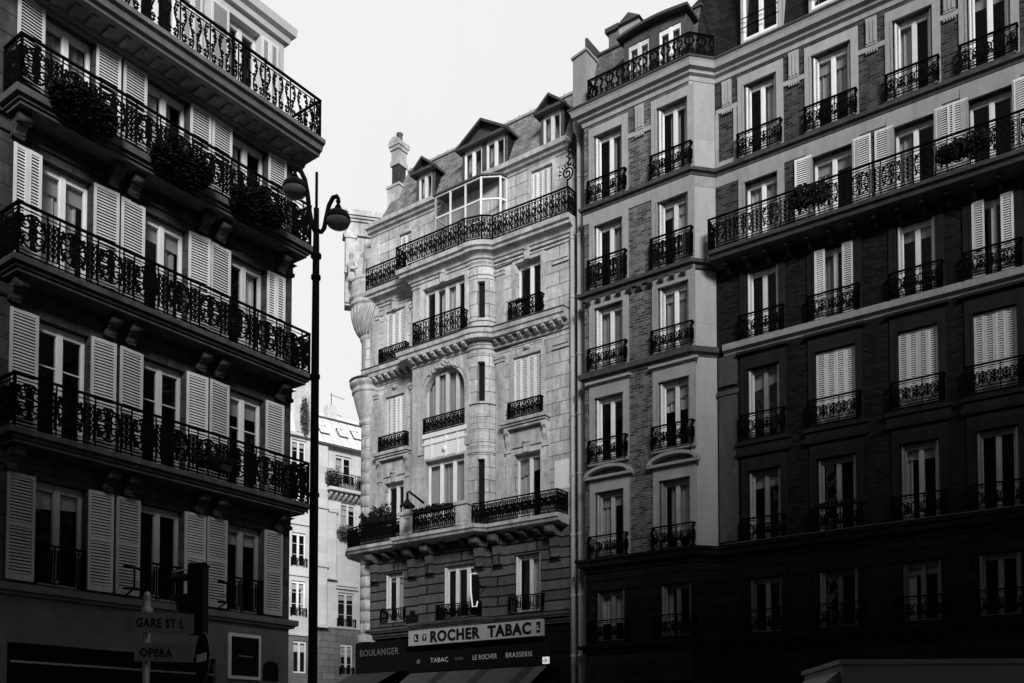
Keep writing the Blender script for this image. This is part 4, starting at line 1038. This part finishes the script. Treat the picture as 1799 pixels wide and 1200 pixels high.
m.box(-2.25,-1.2,-.38,0,8.8,8.95).box(-2.25,-1.2,-.38,0,12.6,12.8).box(-2.25,-1.2,-.38,0,16.3,16.5).box(-1.2,1.6,-.12,0,17.2,17.4).box(-.5,1.1,-.15,0,11.4,11.5).box(-.45,1.05,-.1,0,11.6,11.7)
fb.part(m,'pilaster','farw')
b_=fb.part(M().box(-1.35,5,-.75,0,17.5,17.7),'balcony','farw')
for i in range(9): fb.part(M().extx([(0,17.5),(-.55,17.5),(-.5,17.3),(-.3,17.15),(0,17.0)],-1.1+i*.36-.07,-1.1+i*.36+.07),'bracket','farw',b_)
r=M(); rail(r,[(-1.3,0),(-1.3,-.7),(5,-.7)],17.7,.95,'ess',.3,None,1.4); fb.part(r,'railing','iron',b_)
fb.part(M().add([(-2.2,-.35,20.5),(5,-.35,20.5),(5,1.5,22.75),(-2.2,1.5,22.75),(-2.2,1.55,22.8),(5,1.55,22.8),(5,4.5,24.2),(-2.2,4.5,24.2)],[(0,1,2,3),(4,5,6,7)]),'roof','farz')
m=M().box(-2.2,5,-.42,-.3,20.36,20.5).box(-2.2,5,1.42,1.56,22.68,22.82)
for i in range(12): m.add([(-2.1+i*.62,-.37,20.5),(-2.07+i*.62,-.37,20.5),(-2.07+i*.62,1.48,22.77),(-2.1+i*.62,1.48,22.77)],[(0,1,2,3)])
fb.part(m,'roof_flashing','rledge')
for u,t in ((-1.5,.35),(-.1,.38),(1.0,.42)):
    z=20.5+2.25*t; y=-.35+1.85*t; dz=.62; dy=.51; m=M()
    m.add([(u,y-.07,z+.05),(u+.62,y-.07,z+.05),(u+.62,y+dy-.07,z+dz+.05),(u,y+dy-.07,z+dz+.05)],[(0,1,2,3)]); s_=fb.part(m,'skylight','farz')
    m=M(); 
    for p,q in (((u,y-.08,z),(u+.62,y-.08,z)),((u,y-.08,z),(u,y+dy-.08,z+dz)),((u,y+dy-.08,z+dz),(u+.62,y+dy-.08,z+dz))): m.tube([p,q],.05,5)
    fb.part(m,'skylight_frame','dzinc',s_)
fb.part(M().box(.1,.7,2.2,2.8,23,24.0),'chimney','farw')

# unseen street blocks, heights stepped to shade the facades and close off sky
def opp(name,F,u0,u1,y0,y1,h,label):
    o,d,a=F; uc=(u0+u1)/2
    t=thing(name,(o[0]+d[0]*uc,o[1]+d[1]*uc,0),a,label,'building')
    W_=(u1-u0)/2; s=1 if y1<y0 else -1; m=M()
    n=int((u1-u0)/2.2); hs=[(-W_+.6+i*2.2,-W_+1.7+i*2.2,z,z+2) for i in range(n) for z in [5+3.1*k for k in range(int((h-6)/3.1))]]
    # facade turned to the street: build facing -y then turn by half a turn when needed
    mm=M().wall(-W_,W_,0,h,0,hs,.3); mm.quad((-W_,.3,0),(W_,.3,0),(W_,.3,h),(-W_,.3,h)); mm.box(-W_,W_,.31,abs(y1-y0),0,h)
    if y1<y0: mm.v=[(-x,-y,z) for x,y,z in mm.v]
    mm.v=[(x,y+y0,z) for x,y,z in mm.v]
    link('wall',mm.mesh('wall',MT['opp']),t)
    r=M().box(-W_,W_,min(y0,y1)+.6,max(y0,y1)-.6,h,h+1.2); link('roof',r.mesh('roof',MT['slated']),t)
opp('unseen_terrace',FRt,-10.0,20,-34,-46,19.0,'unseen low terrace across the boulevard behind the viewer, height set to shade the left building')
opp('unseen_terrace',FRt,20.05,28.5,-34,-46,25.0,'unseen middling terrace across the boulevard behind the viewer, height set to shade the centre building')
opp('unseen_terrace',FRt,28.55,38,-34,-46,32.5,'unseen tall terrace across the boulevard behind the viewer, height set to shade the brick building')
opp('unseen_terrace',FRt,38.05,56,-34,-46,35.0,'unseen tallest terrace across the boulevard behind the viewer, height set to shade the far right facade')
opp('unseen_terrace',FRt,14.05,30,0,10,25.0,'unseen terrace continuing the brick block beyond the right edge, blocking sky light')

# ================================================================== GROUND
def struct(m,name,mat): o=link(name,m.mesh(name,MT[mat])); o['kind']='structure'; return o
struct(M().quad((-200,-200,0),(200,-200,0),(200,250,0),(-200,250,0)),'road','road')
def pavement(F,u0,u1,y0,y1):
    o,d,a=F; p=link('pavement',M().box(u0,u1,y0,y1,.004,.13).mesh('pavement',MT['pave']),None,(o[0],o[1],0),a); p['kind']='structure'
    p=link('kerb',M().box(u0,u1,y0-.16,y0-.004,.004,.136).mesh('kerb',MT['kerb']),None,(o[0],o[1],0),a); p['kind']='structure'
pavement(FL,-12,9,-3.2,.2); pavement(FRt,-20.5,16,-4.2,.2)
pc=struct(M().box(-10,14,-33.9,-24.0,.004,.13),'pavement','pave'); pc.location=(FRt[0][0],FRt[0][1],0); pc.rotation_euler=(0,0,FRt[2])

# ================================================================== STREET FURNITURE
def px(x, y, D):        # point seen at pixel (x,y) of the photograph at depth D
    p = R_(PITCH); yy = -(y-(HOR-F_PX*math.tan(p)))/F_PX
    a, b, c = (x-900)/F_PX, math.cos(p)-yy*math.sin(p), math.sin(p)+yy*math.cos(p)
    return (a/b*D, D, 1.6+c/b*D)
D=14.0; lx,_,_=px(557,300,D); DZ=px(557,303,D)[2]-10.06
lp=thing('street_lamp',(lx,D,0),0,'tall black iron lamp post with two hanging bell lamps in front of the left building','street lamp')
link('base',M().lathe((0,0,0),[(.24,0),(.24,.12),(.19,.2),(.17,.7),(.2,.74),(.19,.85),(.11,.95),(.10,1.0)],20).mesh('base',MT['ironb']),lp)
pole=M().tube([(0,0,.95),(0,0,3),(0,0,5.2),(0,0,7.4),(0,0,8.9),(0,0,9.32+DZ)],[.078,.070,.066,.060,.052,.042],16)
for z,r_ in ((5.3,.08),(7.1,.076),(8.62,.074),(8.95,.082)): pole.lathe((0,0,z),[(.04,-.05),(r_,-.02),(r_,.03),(.04,.06)],16)
pole.tube([(0,0,9.3+DZ),(0,0,9.5+DZ)],.042,12); pole.tube([(0,0,9.4+DZ),(0,0,10.06+DZ)],.022,8)
link('pole',pole.mesh('pole',MT['ironb']),lp)
def bell(cx_,top,arm):
    top=top+DZ; arm=[(a,b,c+DZ) for a,b,c in arm]
    a=link('arm',M().tube(arm,[.045]+[.036]*(len(arm)-3)+[.034,.03],8).mesh('arm',MT['ironb']),lp)
    m=M().tube([(cx_,0,top+.02),(cx_,0,top-.14)],.014,6).lathe((cx_,0,top),[(.02,0.01),(.04,-.03),(.02,-.06)],10)
    m.lathe((cx_,0,top-.04),[(.0,.0),(.02,-.01),(.033,-.05),(.055,-.085),(.05,-.1),(.013,-.11),(.013,-.16)],14)
    m.lathe((cx_,0,top-.17),[(.0,.0),(.07,-.004),(.12,-.022),(.16,-.055),(.182,-.10),(.188,-.14),(.192,-.155),(.18,-.16),(.14,-.08),(.0,-.03)],26)
    h=link('lamp_shade',m.mesh('lamp_shade',MT['ironb']),lp)
    link('lamp_glass',M().lathe((cx_,0,top-.325),[(.182,0),(.18,-.03),(.155,-.08),(.10,-.115),(.05,-.125),(0,-.128)],24).mesh('lamp_glass',MT['lampgl']),h)
    m=M(); m.tube([(cx_+.16*math.cos(R_(a)),0,top-.20+.045*math.sin(R_(a))) for a in range(10,171,10)],.008,5); link('rim',m.mesh('rim',MT['chrome']),h)
bell(-.33,10.12,[(-.01,0,9.15),(-.07,0,9.28),(-.11,0,9.48),(-.135,0,9.72),(-.18,0,9.95),(-.25,0,10.1),(-.31,0,10.15),(-.335,0,10.12)])
bell(.33,9.64,[(.01,0,9.16),(.08,0,9.14),(.12,0,9.2),(.15,0,9.36),(.19,0,9.55),(.25,0,9.67),(.31,0,9.69),(.335,0,9.64)])
# lantern on the bay of the centre building
x,y,z=px(716,886,33.6)
wl=thing('wall_lamp',(x,y,0),FRt[2],'black hooded street lantern fixed to the stone pier of the low balcony','wall lamp')
m=M().lathe((0,0,z+.22),[(.0,.0),(.05,-.02),(.10,-.12),(.2,-.2),(.27,-.27),(.28,-.33),(.24,-.33),(.0,-.25)],20)
link('lamp_shade',m.mesh('lamp_shade',MT['ironb']),wl)
link('lamp_glass',M().lathe((0,0,z-.08),[(.2,0),(.19,-.2),(.14,-.42),(.1,-.46),(0,-.46)],16).mesh('lamp_glass',MT['glass']),wl)
link('arm',M().tube([(0,0,z+.2),(0,0,z+.42),(.06,.02,z+.46),(.3,.1,z+.26),(.34,.5,z+.1)],.045,8).mesh('arm',MT['ironb']),wl)
# traffic light with no entry disc below
D=15.0; x,y,z=px(349,995,D)
tl=thing('traffic_light',(x,D,0),0,'black traffic light head seen from its side with bright-edged visors','traffic light')
link('pole',M().tube([(.05,.1,0),(.05,.1,4.5)],.055,12).mesh('pole',MT['ironb']),tl)
hb=M().box(-.12,.13,-.16,.12,3.32,z).box(-.10,.15,-.14,.14,z,z+.03)
hs_=link('housing',hb.mesh('housing',MT['ironb']),tl)
for zz in (z-.24,z-.56,z-.88):
    m=M(); n=10
    for i in range(n):
        a0,a1=R_(15+150*i/n),R_(15+150*(i+1)/n); r_=.13
        m.add([(-.13,r_*math.cos(a0),zz+r_*math.sin(a0)),(-.13,r_*math.cos(a1),zz+r_*math.sin(a1)),(-.42,r_*math.cos(a1),zz-.03+r_*math.sin(a1)),(-.42,r_*math.cos(a0),zz-.03+r_*math.sin(a0))],[(0,1,2,3)])
    m.box(-.3,-.12,-.13,.13,zz-.15,zz+.02) if zz<z-.3 else None
    link('visor',m.mesh('visor',MT['ironb']),tl)
link('visor_edge',M().tube([(-.42,0,z-.10),(-.12,0,z-.03)],.014,5).tube([(-.1,-.17,z+.03),(.12,-.17,z+.035)],.012,5).mesh('visor_edge',MT['chrome']),tl)
x2,_,z2=px(358,1156,14.9)
ne=thing('no_entry_sign',(x2,14.85,0),R_(-56),'round no entry sign with a pale bar, turned away under the traffic light','road sign')
def disc(m,r_,y0,y1,zc,n=40): return m.extr([(r_*math.cos(2*PI*i/n),zc+r_*math.sin(2*PI*i/n)) for i in range(n)],y0,y1)
link('disc',disc(M(),.39,-.012,.012,z2).mesh('disc',MT['inkd']),ne)
m=M(); m.tube([(.395*math.cos(2*PI*i/40),0,z2+.395*math.sin(2*PI*i/40)) for i in range(41)],.012,6); link('rim',m.mesh('rim',MT['signg']),ne)
link('bar',M().box(-.27,.27,-.018,-.013,z2-.065,z2+.065).mesh('bar',MT['white']),ne)
# direction signs
D=13.0; x,y,z=px(259,1040,D)
ds=thing('direction_sign',(x,D,0),R_(18),'pair of grey direction boards on a capped pole at lower left','road sign')
link('pole',M().tube([(0,.06,0),(0,.06,z-.1)],.05,14).lathe((0,.06,z-.32),[(.085,0),(.085,.1),(.05,.12),(.055,.25),(.045,.31),(0,.34)],14).mesh('pole',MT['steel']),ds)
b1=link('board',M().extr([(-.33,3.12),(.62,3.12),(.62,3.40),(-.33,3.40)],-.03,.0).mesh('board',MT['signg']),ds)
link('letters',text_mesh('GARE ST L',MT['inkd'],.17,.62,.004,.003),b1,(-.13,-.034,3.2))
link('chevron',M().box(-.33,-.15,-.034,-.031,3.13,3.39).mesh('chevron',MT['lstone3']),b1)
b2=link('board',M().extr([(-.15,2.72),(.62,2.72),(.62,2.98),(-.15,2.98)],-.03,.0).mesh('board',MT['signg']),ds)
link('letters',text_mesh('OPERA',MT['inkd'],.16,.42,.004,.003),b2,(-.08,-.034,2.79))

def onF(F,u,y): o,d,a=F; return (o[0]+d[0]*u-d[1]*y, o[1]+d[1]*u+d[0]*y, 0)
def ft(name,F,u,y,label,cat,group=None): return thing(name,onF(F,u,y),F[2],label,cat,group)
# poster panel
t=ft('poster_panel',FL,5.5,-.03,'black poster in a white frame on the shop wall at lower left','poster')
link('frame',M().box(-.46,.46,-.05,0,3.08,4.14).mesh('frame',MT['white']),t)
link('sheet',M().box(-.385,.385,-.062,-.051,3.16,4.06).mesh('sheet',MT['black']),t)
link('mark',M().box(-.2,.2,-.066,-.063,3.60,3.63).mesh('mark',MT['signg']),t)
t=ft('street_name_plaque',FL,6.3,-.01,'dark arched street name plaque at the left building corner','plaque')
link('plate',M().extr([(-.22,3.1),(.22,3.1),(.22,3.42)]+[(.22*math.cos(PI*i/8),3.42+.14*math.sin(PI*i/8)) for i in range(9)]+[(-.22,3.42)],-.03,0).mesh('plate',MT['black']),t)
t=ft('street_name_plaque',FRt,-15.35,-.05,'dark street name plaque on the limestone wall above the bakery','plaque')
link('plate',M().extr([(-.32,6.1),(.32,6.1),(.32,6.5),(.15,6.5),(.12,6.66),(-.12,6.66),(-.15,6.5),(-.32,6.5)],-.03,0).mesh('plate',MT['black']),t)
# iron lamp-like brackets on the left shop cornice
for i,(u,lab) in enumerate(((2.45,'small iron bracket in front of a shutter, left of the traffic light'),(4.75,'small iron bracket in front of a shutter, right of the traffic light'))):
    t=ft('sign_bracket',FL,u,-.35,lab,'bracket','iron brackets before the lower shutters')
    link('rod',M().tube([(-.22,0,5.22),(.2,0,5.2)],.028,6).tube([(.02,0,4.78),(.02,0,5.2)],.022,6).tube([(-.22,0,4.76),(.22,0,4.78)],.028,6).tube([(.02,0,4.78),(.02,.33,4.66)],.02,6).mesh('rod',MT['iron']),t)
# shop signs
SY=-.5
t=ft('tobacco_shop_sign',FRt,-12.08,SY,'long pale fascia sign reading ROCHER TABAC on the corner building','shop sign')
link('panel',M().box(-3.05,3.03,-.02,.16,5.24,5.81).mesh('panel',MT['signw']),t)
lt=link('letters',text_mesh('ROCHER  TABAC',MT['inkd'],.56,4.55,.022,.01),t,(-1.95,-.03,5.34)); lt.scale=(1,1,.98)
m=M().box(-2.75,-2.55,-.03,-.021,5.38,5.66).box(-2.35,-2.15,-.03,-.021,5.4,5.64).box(2.82,2.98,-.03,-.021,5.34,5.72)
sq=link('logo_box',m.mesh('logo_box',MT['inkd']),t)
link('logo_letter',text_mesh('T',MT['inkl'],.2,None,.008,.004),sq,(-2.3,-.035,5.45))
link('logo_letter',text_mesh('L',MT['inkl'],.2,None,.008,.004),sq,(-2.70,-.035,5.45))
link('logo_letter',text_mesh('L',MT['inkl'],.2,None,.008,.004),sq,(2.86,-.035,5.45))
t=ft('brasserie_fascia',FRt,-12.0,SY,'black fascia lettered TABAC and LE ROCHER BRASSERIE under the tobacco sign','shop sign')
link('panel',M().box(-3.3,3.3,-.02,.16,4.24,5.0).mesh('panel',MT['black']),t)
for tx,u,wd in (('TABAC',-2.03,.85),('LE ROCHER',-.03,1.08),('BRASSERIE',1.45,1.12)):
    link('letters',text_mesh(tx,MT['inkl'],.25,wd,.0,.004),t,(u,-.026,4.56))
link('letters',text_mesh('TOTO',MT['signg'],.12,.4,.003,.004),t,(-.88,-.026,4.6))
link('emblem',M().extr([(-2.62+.09*math.cos(2*PI*i/12),4.63+.09*math.sin(2*PI*i/12)) for i in range(12)],-.03,-.021).mesh('emblem',MT['signg']),t)
t=ft('bakery_fascia',FRt,-16.6,SY,'black fascia lettered BOULANGER at the corner','shop sign')
link('panel',M().box(-1.35,1.3,-.02,.16,4.3,5.5).mesh('panel',MT['black']),t)
link('letters',text_mesh('BOULANGER',MT['signg'],.36,2.05,.0,.004),t,(-1.08,-.026,4.98))
t=ft('dry_cleaner_fascia',FRt,-5.3,PY-.05,'dark fascia lettered PRESSING at the foot of the brick building','shop sign')
link('panel',M().box(-1.95,1.85,-.03,.0,3.52,4.4).mesh('panel',MT['rtrimd']),t)
link('letters',text_mesh('PRESSING',MT['inkd'],.62,3.3,.02,.006),t,(-1.7,-.036,3.72))
# awnings
t=ft('striped_awning',FRt,-11.9,SY-.05,'pale and dark striped awning over the brasserie front','awning')
for i in range(13):
    a=-3.1+i*.477
    o=M().add([(a,0,4.2),(a+.477,0,4.2),(a+.477,-1.2,3.45),(a,-1.2,3.45),(a,-1.2,3.25),(a+.477,-1.2,3.25)],[(0,1,2,3),(3,2,5,4)])
    link('stripe',o.mesh('stripe',MT['awnw' if i%4!=3 else 'awn']),t)
t=ft('bakery_awning',FRt,-16.9,SY-.05,'dark sloping awning over the bakery','awning')
link('canopy',M().add([(-1.2,0,4.3),(1.2,0,4.3),(1.2,-1.3,3.7),(-1.2,-1.3,3.7),(-1.2,-1.3,3.5),(1.2,-1.3,3.5)],[(0,1,2,3),(3,2,5,4),(0,3,4)]).mesh('canopy',MT['awn']),t)
t=ft('lit_box_sign',FRt,-8.75,-.7,'small bright square sign sticking out at the end of the brasserie','shop sign')
link('box',M().box(-.11,.11,-.05,.05,4.25,4.48).mesh('box',lit),t)
link('mark',text_mesh('CB',MT['inkd'],.13,.15,.002,.003),t,(-.075,-.055,4.31))
link('bracket',M().tube([(.16,0,4.35),(.16,.6,4.35)],.02,6).mesh('bracket',MT['iron']),t)
# neon tobacconist lozenge
t=ft('tobacconist_sign',FRt,-11.75,-.75,'pale outlined lozenge tobacco sign projecting from the first floor','shop sign')
link('body',M().extr([(-.13,7.55),(.12,7.55),(.16,7.3),(.16,6.75),(.06,6.45),(-.06,6.45),(-.12,6.9)],-.05,.05).mesh('body',MT['black']),t)
m=M()
ribbon(m,[(.06,7.6),(-.15,7.6),(-.13,6.95),(-.06,6.42),(.12,6.42),(.16,6.6)],.016,.02,(0,-.06),(1,0)); link('tube_light',m.mesh('tube_light',lit),t)
link('bracket',M().tube([(0,.0,7.2),(0,.65,7.2)],.03,6).mesh('bracket',MT['iron']),t)
# small rooftop antennas
FFp=lambda u,y:(FF[0][0]+FF[1][0]*u-FF[1][1]*y, FF[0][1]+FF[1][1]*u+FF[1][0]*y,0)
for u,h_,lab in ((-1.5,27.0,'thin television aerial standing on the zinc roof'),(.45,24.9,'short aerial by the skylights on the zinc roof')):
    t=thing('aerial',FFp(u,2.4),FF[2],lab,'aerial')
    m=M().tube([(0,0,23.0),(0,0,h_)],.025,5)
    for k in range(3): m.tube([(-.1,0,h_-.1-k*1.2),(1.0-.2*k,0,h_-.2-k*1.2)],.018,4)
    link('mast',m.mesh('mast',MT['iron']),t)

# ================================================================== PLANTS
def bush(F,u,y,z,rad,n,lab,mat='leaf',size=.07,pot=True,seed=0,group=None,name='balcony_plant',stalks=False):
    r=random.Random(seed); t=ft(name,F,u,y,lab,'plant',group); m=M()
    k=max(2,int(rad[0]/.14))
    for i in range(k):
        x=-rad[0]+2*rad[0]*(i+.5)/k+r.uniform(-.05,.05); s=1-.45*abs(x/rad[0])
        m.leaves((x,r.uniform(-.05,.05),z+r.uniform(-.06,.1)*rad[2]),(rad[0]/k*1.7,rad[1],rad[2]*s*r.uniform(.85,1.15)),n//k,size,r)
    if stalks:
        for i in range(14):
            x=r.uniform(-rad[0],rad[0]); h_=rad[2]*r.uniform(1,1.9); m.tube([(x,0,z),(x+r.uniform(-.1,.1),0,z+h_)],.008,4); m.leaves((x,0,z+h_*.7),(.12,.1,h_*.35),14,size,r)
    link('foliage',m.mesh('foliage',MT[mat]),t)
    if not pot and name=='balcony_plant': link('planter',M().extr([(-rad[0]*.8,z-.1),(rad[0]*.8,z-.1),(rad[0]*.85,z+.12),(-rad[0]*.85,z+.12)],.0,.16).mesh('planter',MT['terra']),t)
    if pot: link('planter',M().extr([(-rad[0]*.9,z-rad[2]*.55),(rad[0]*.9,z-rad[2]*.55),(rad[0]*.95,z-.02),(-rad[0]*.95,z-.02)],-.1,.1).mesh('planter',MT['terra']),t)
g='dark bushes hanging on the upper left balcony'
bush(FL,.97,-.86,13.88,(.56,.24,.5),5200,'dark bush on the upper left balcony rail, nearest the left edge','leaf',.07,seed=1,group=g,pot=False)
bush(FL,3.1,-.86,13.86,(.64,.24,.5),5600,'dark bush on the upper left balcony rail, the middle one','leaf',.07,seed=2,group=g,pot=False)
bush(FL,5.07,-.86,13.86,(.58,.24,.5),5200,'dark bush on the upper left balcony rail, nearest the lamp post','leaf',.07,seed=3,group=g,pot=False)
bush(FL,4.1,-.75,7.75,(.4,.15,.3),700,'dark low plant on the lowest left balcony','leaf',seed=4)
bush(FRt,.3,-.8,17.1,(.42,.25,.42),1100,'dark bushy pot plant at the first shutters of the long right balcony','leaf',seed=5)
bush(FRt,4.3,-.7,17.0,(.6,.25,.35),1200,'dark plant at the far right of the long right balcony','leaf',seed=6)
bush(FRt,-16.6,-.45,10.3,(.55,.25,.35),700,'wispy balcony plants beside the wall lantern','leaf',.06,seed=7,stalks=True)
bush(FRt,-17.55,-.3,10.25,(.35,.2,.3),350,'thin straggling plant by the rounded corner of the low balcony','leaf',.06,seed=8,stalks=True)
bush(FRt,-13.45,-1.05,10.12,(.95,.16,.16),900,'flower box on the low balcony under the bay window','leaf',.06,seed=9)
bush(FRt,-10.0,-.3,17.2,(.3,.1,.08),200,'small planter on the third floor window guard','leaf',.05,seed=10)
bush(FRt,.8,-.3,8.3,(.5,.15,.12),300,'low flower box on a dark lower window of the brick building','leaf',.05,seed=11)
bush(FF,-1.0,-.5,18.3,(.4,.3,.9),500,'leafy shrub on the far house balcony','leaf2',.1,seed=12)
bush(FF,1.15,-.5,18.3,(.3,.3,.6),300,'rounded shrub at the right of the far house balcony','leaf2',.1,seed=13)
bush(FF,.15,-.3,15.0,(.55,.3,.6),450,'light shrub below the far house balcony','leaf2',.1,seed=14)
bush(FF,-2.95,-.35,21.8,(.25,.3,1.6),700,'climbing plant beside the dormer of the plastered house','leaf2',.1,pot=False,seed=15,name='climbing_plant')

# ================================================================== VAN
vx,vy=px(1474,1160,12.0)[0],12.0
vn=thing('delivery_van',(vx,vy,0),R_(-4),'grey high-sided delivery van, only its roof showing at lower right','van')
body=M().box(.04,4.2,-.0,2.0,.55,2.62).box(0,4.22,-.02,2.02,2.6,2.66)
link('body',body.mesh('body',MT['van']),vn)
link('cab',M().extx([(.05,.5),(1.95,.5),(1.95,1.2)],0,0.0).extr([(.03,.45),(.03,2.52),(-.18,2.35),(-.55,1.5),(-1.15,1.2),(-1.25,.5)],.08,1.92).mesh('cab',MT['van']),vn)
link('windscreen',M().quad((-.57,.2,1.53),(-.22,.2,2.3),(-.22,1.8,2.3),(-.57,1.8,1.53)).mesh('windscreen',MT['black']),vn,(-.02,0,.01))
for a in (-.6,3.3):
    for b__ in (.1,1.9):
        wv=link('wheel',M().mesh('wheel',MT['rubber']),vn) if False else None
        m=M(); n=24
        m.extr([(a+.35*math.cos(2*PI*i/n),.35+.35*math.sin(2*PI*i/n)) for i in range(n)],b__-.12,b__+.12)
        w_=link('wheel',m.mesh('wheel',MT['rubber']),vn)
        link('rim',M().extr([(a+.2*math.cos(2*PI*i/n),.35+.2*math.sin(2*PI*i/n)) for i in range(n)],b__-.13,b__+.13).mesh('rim',MT['steel']),w_)
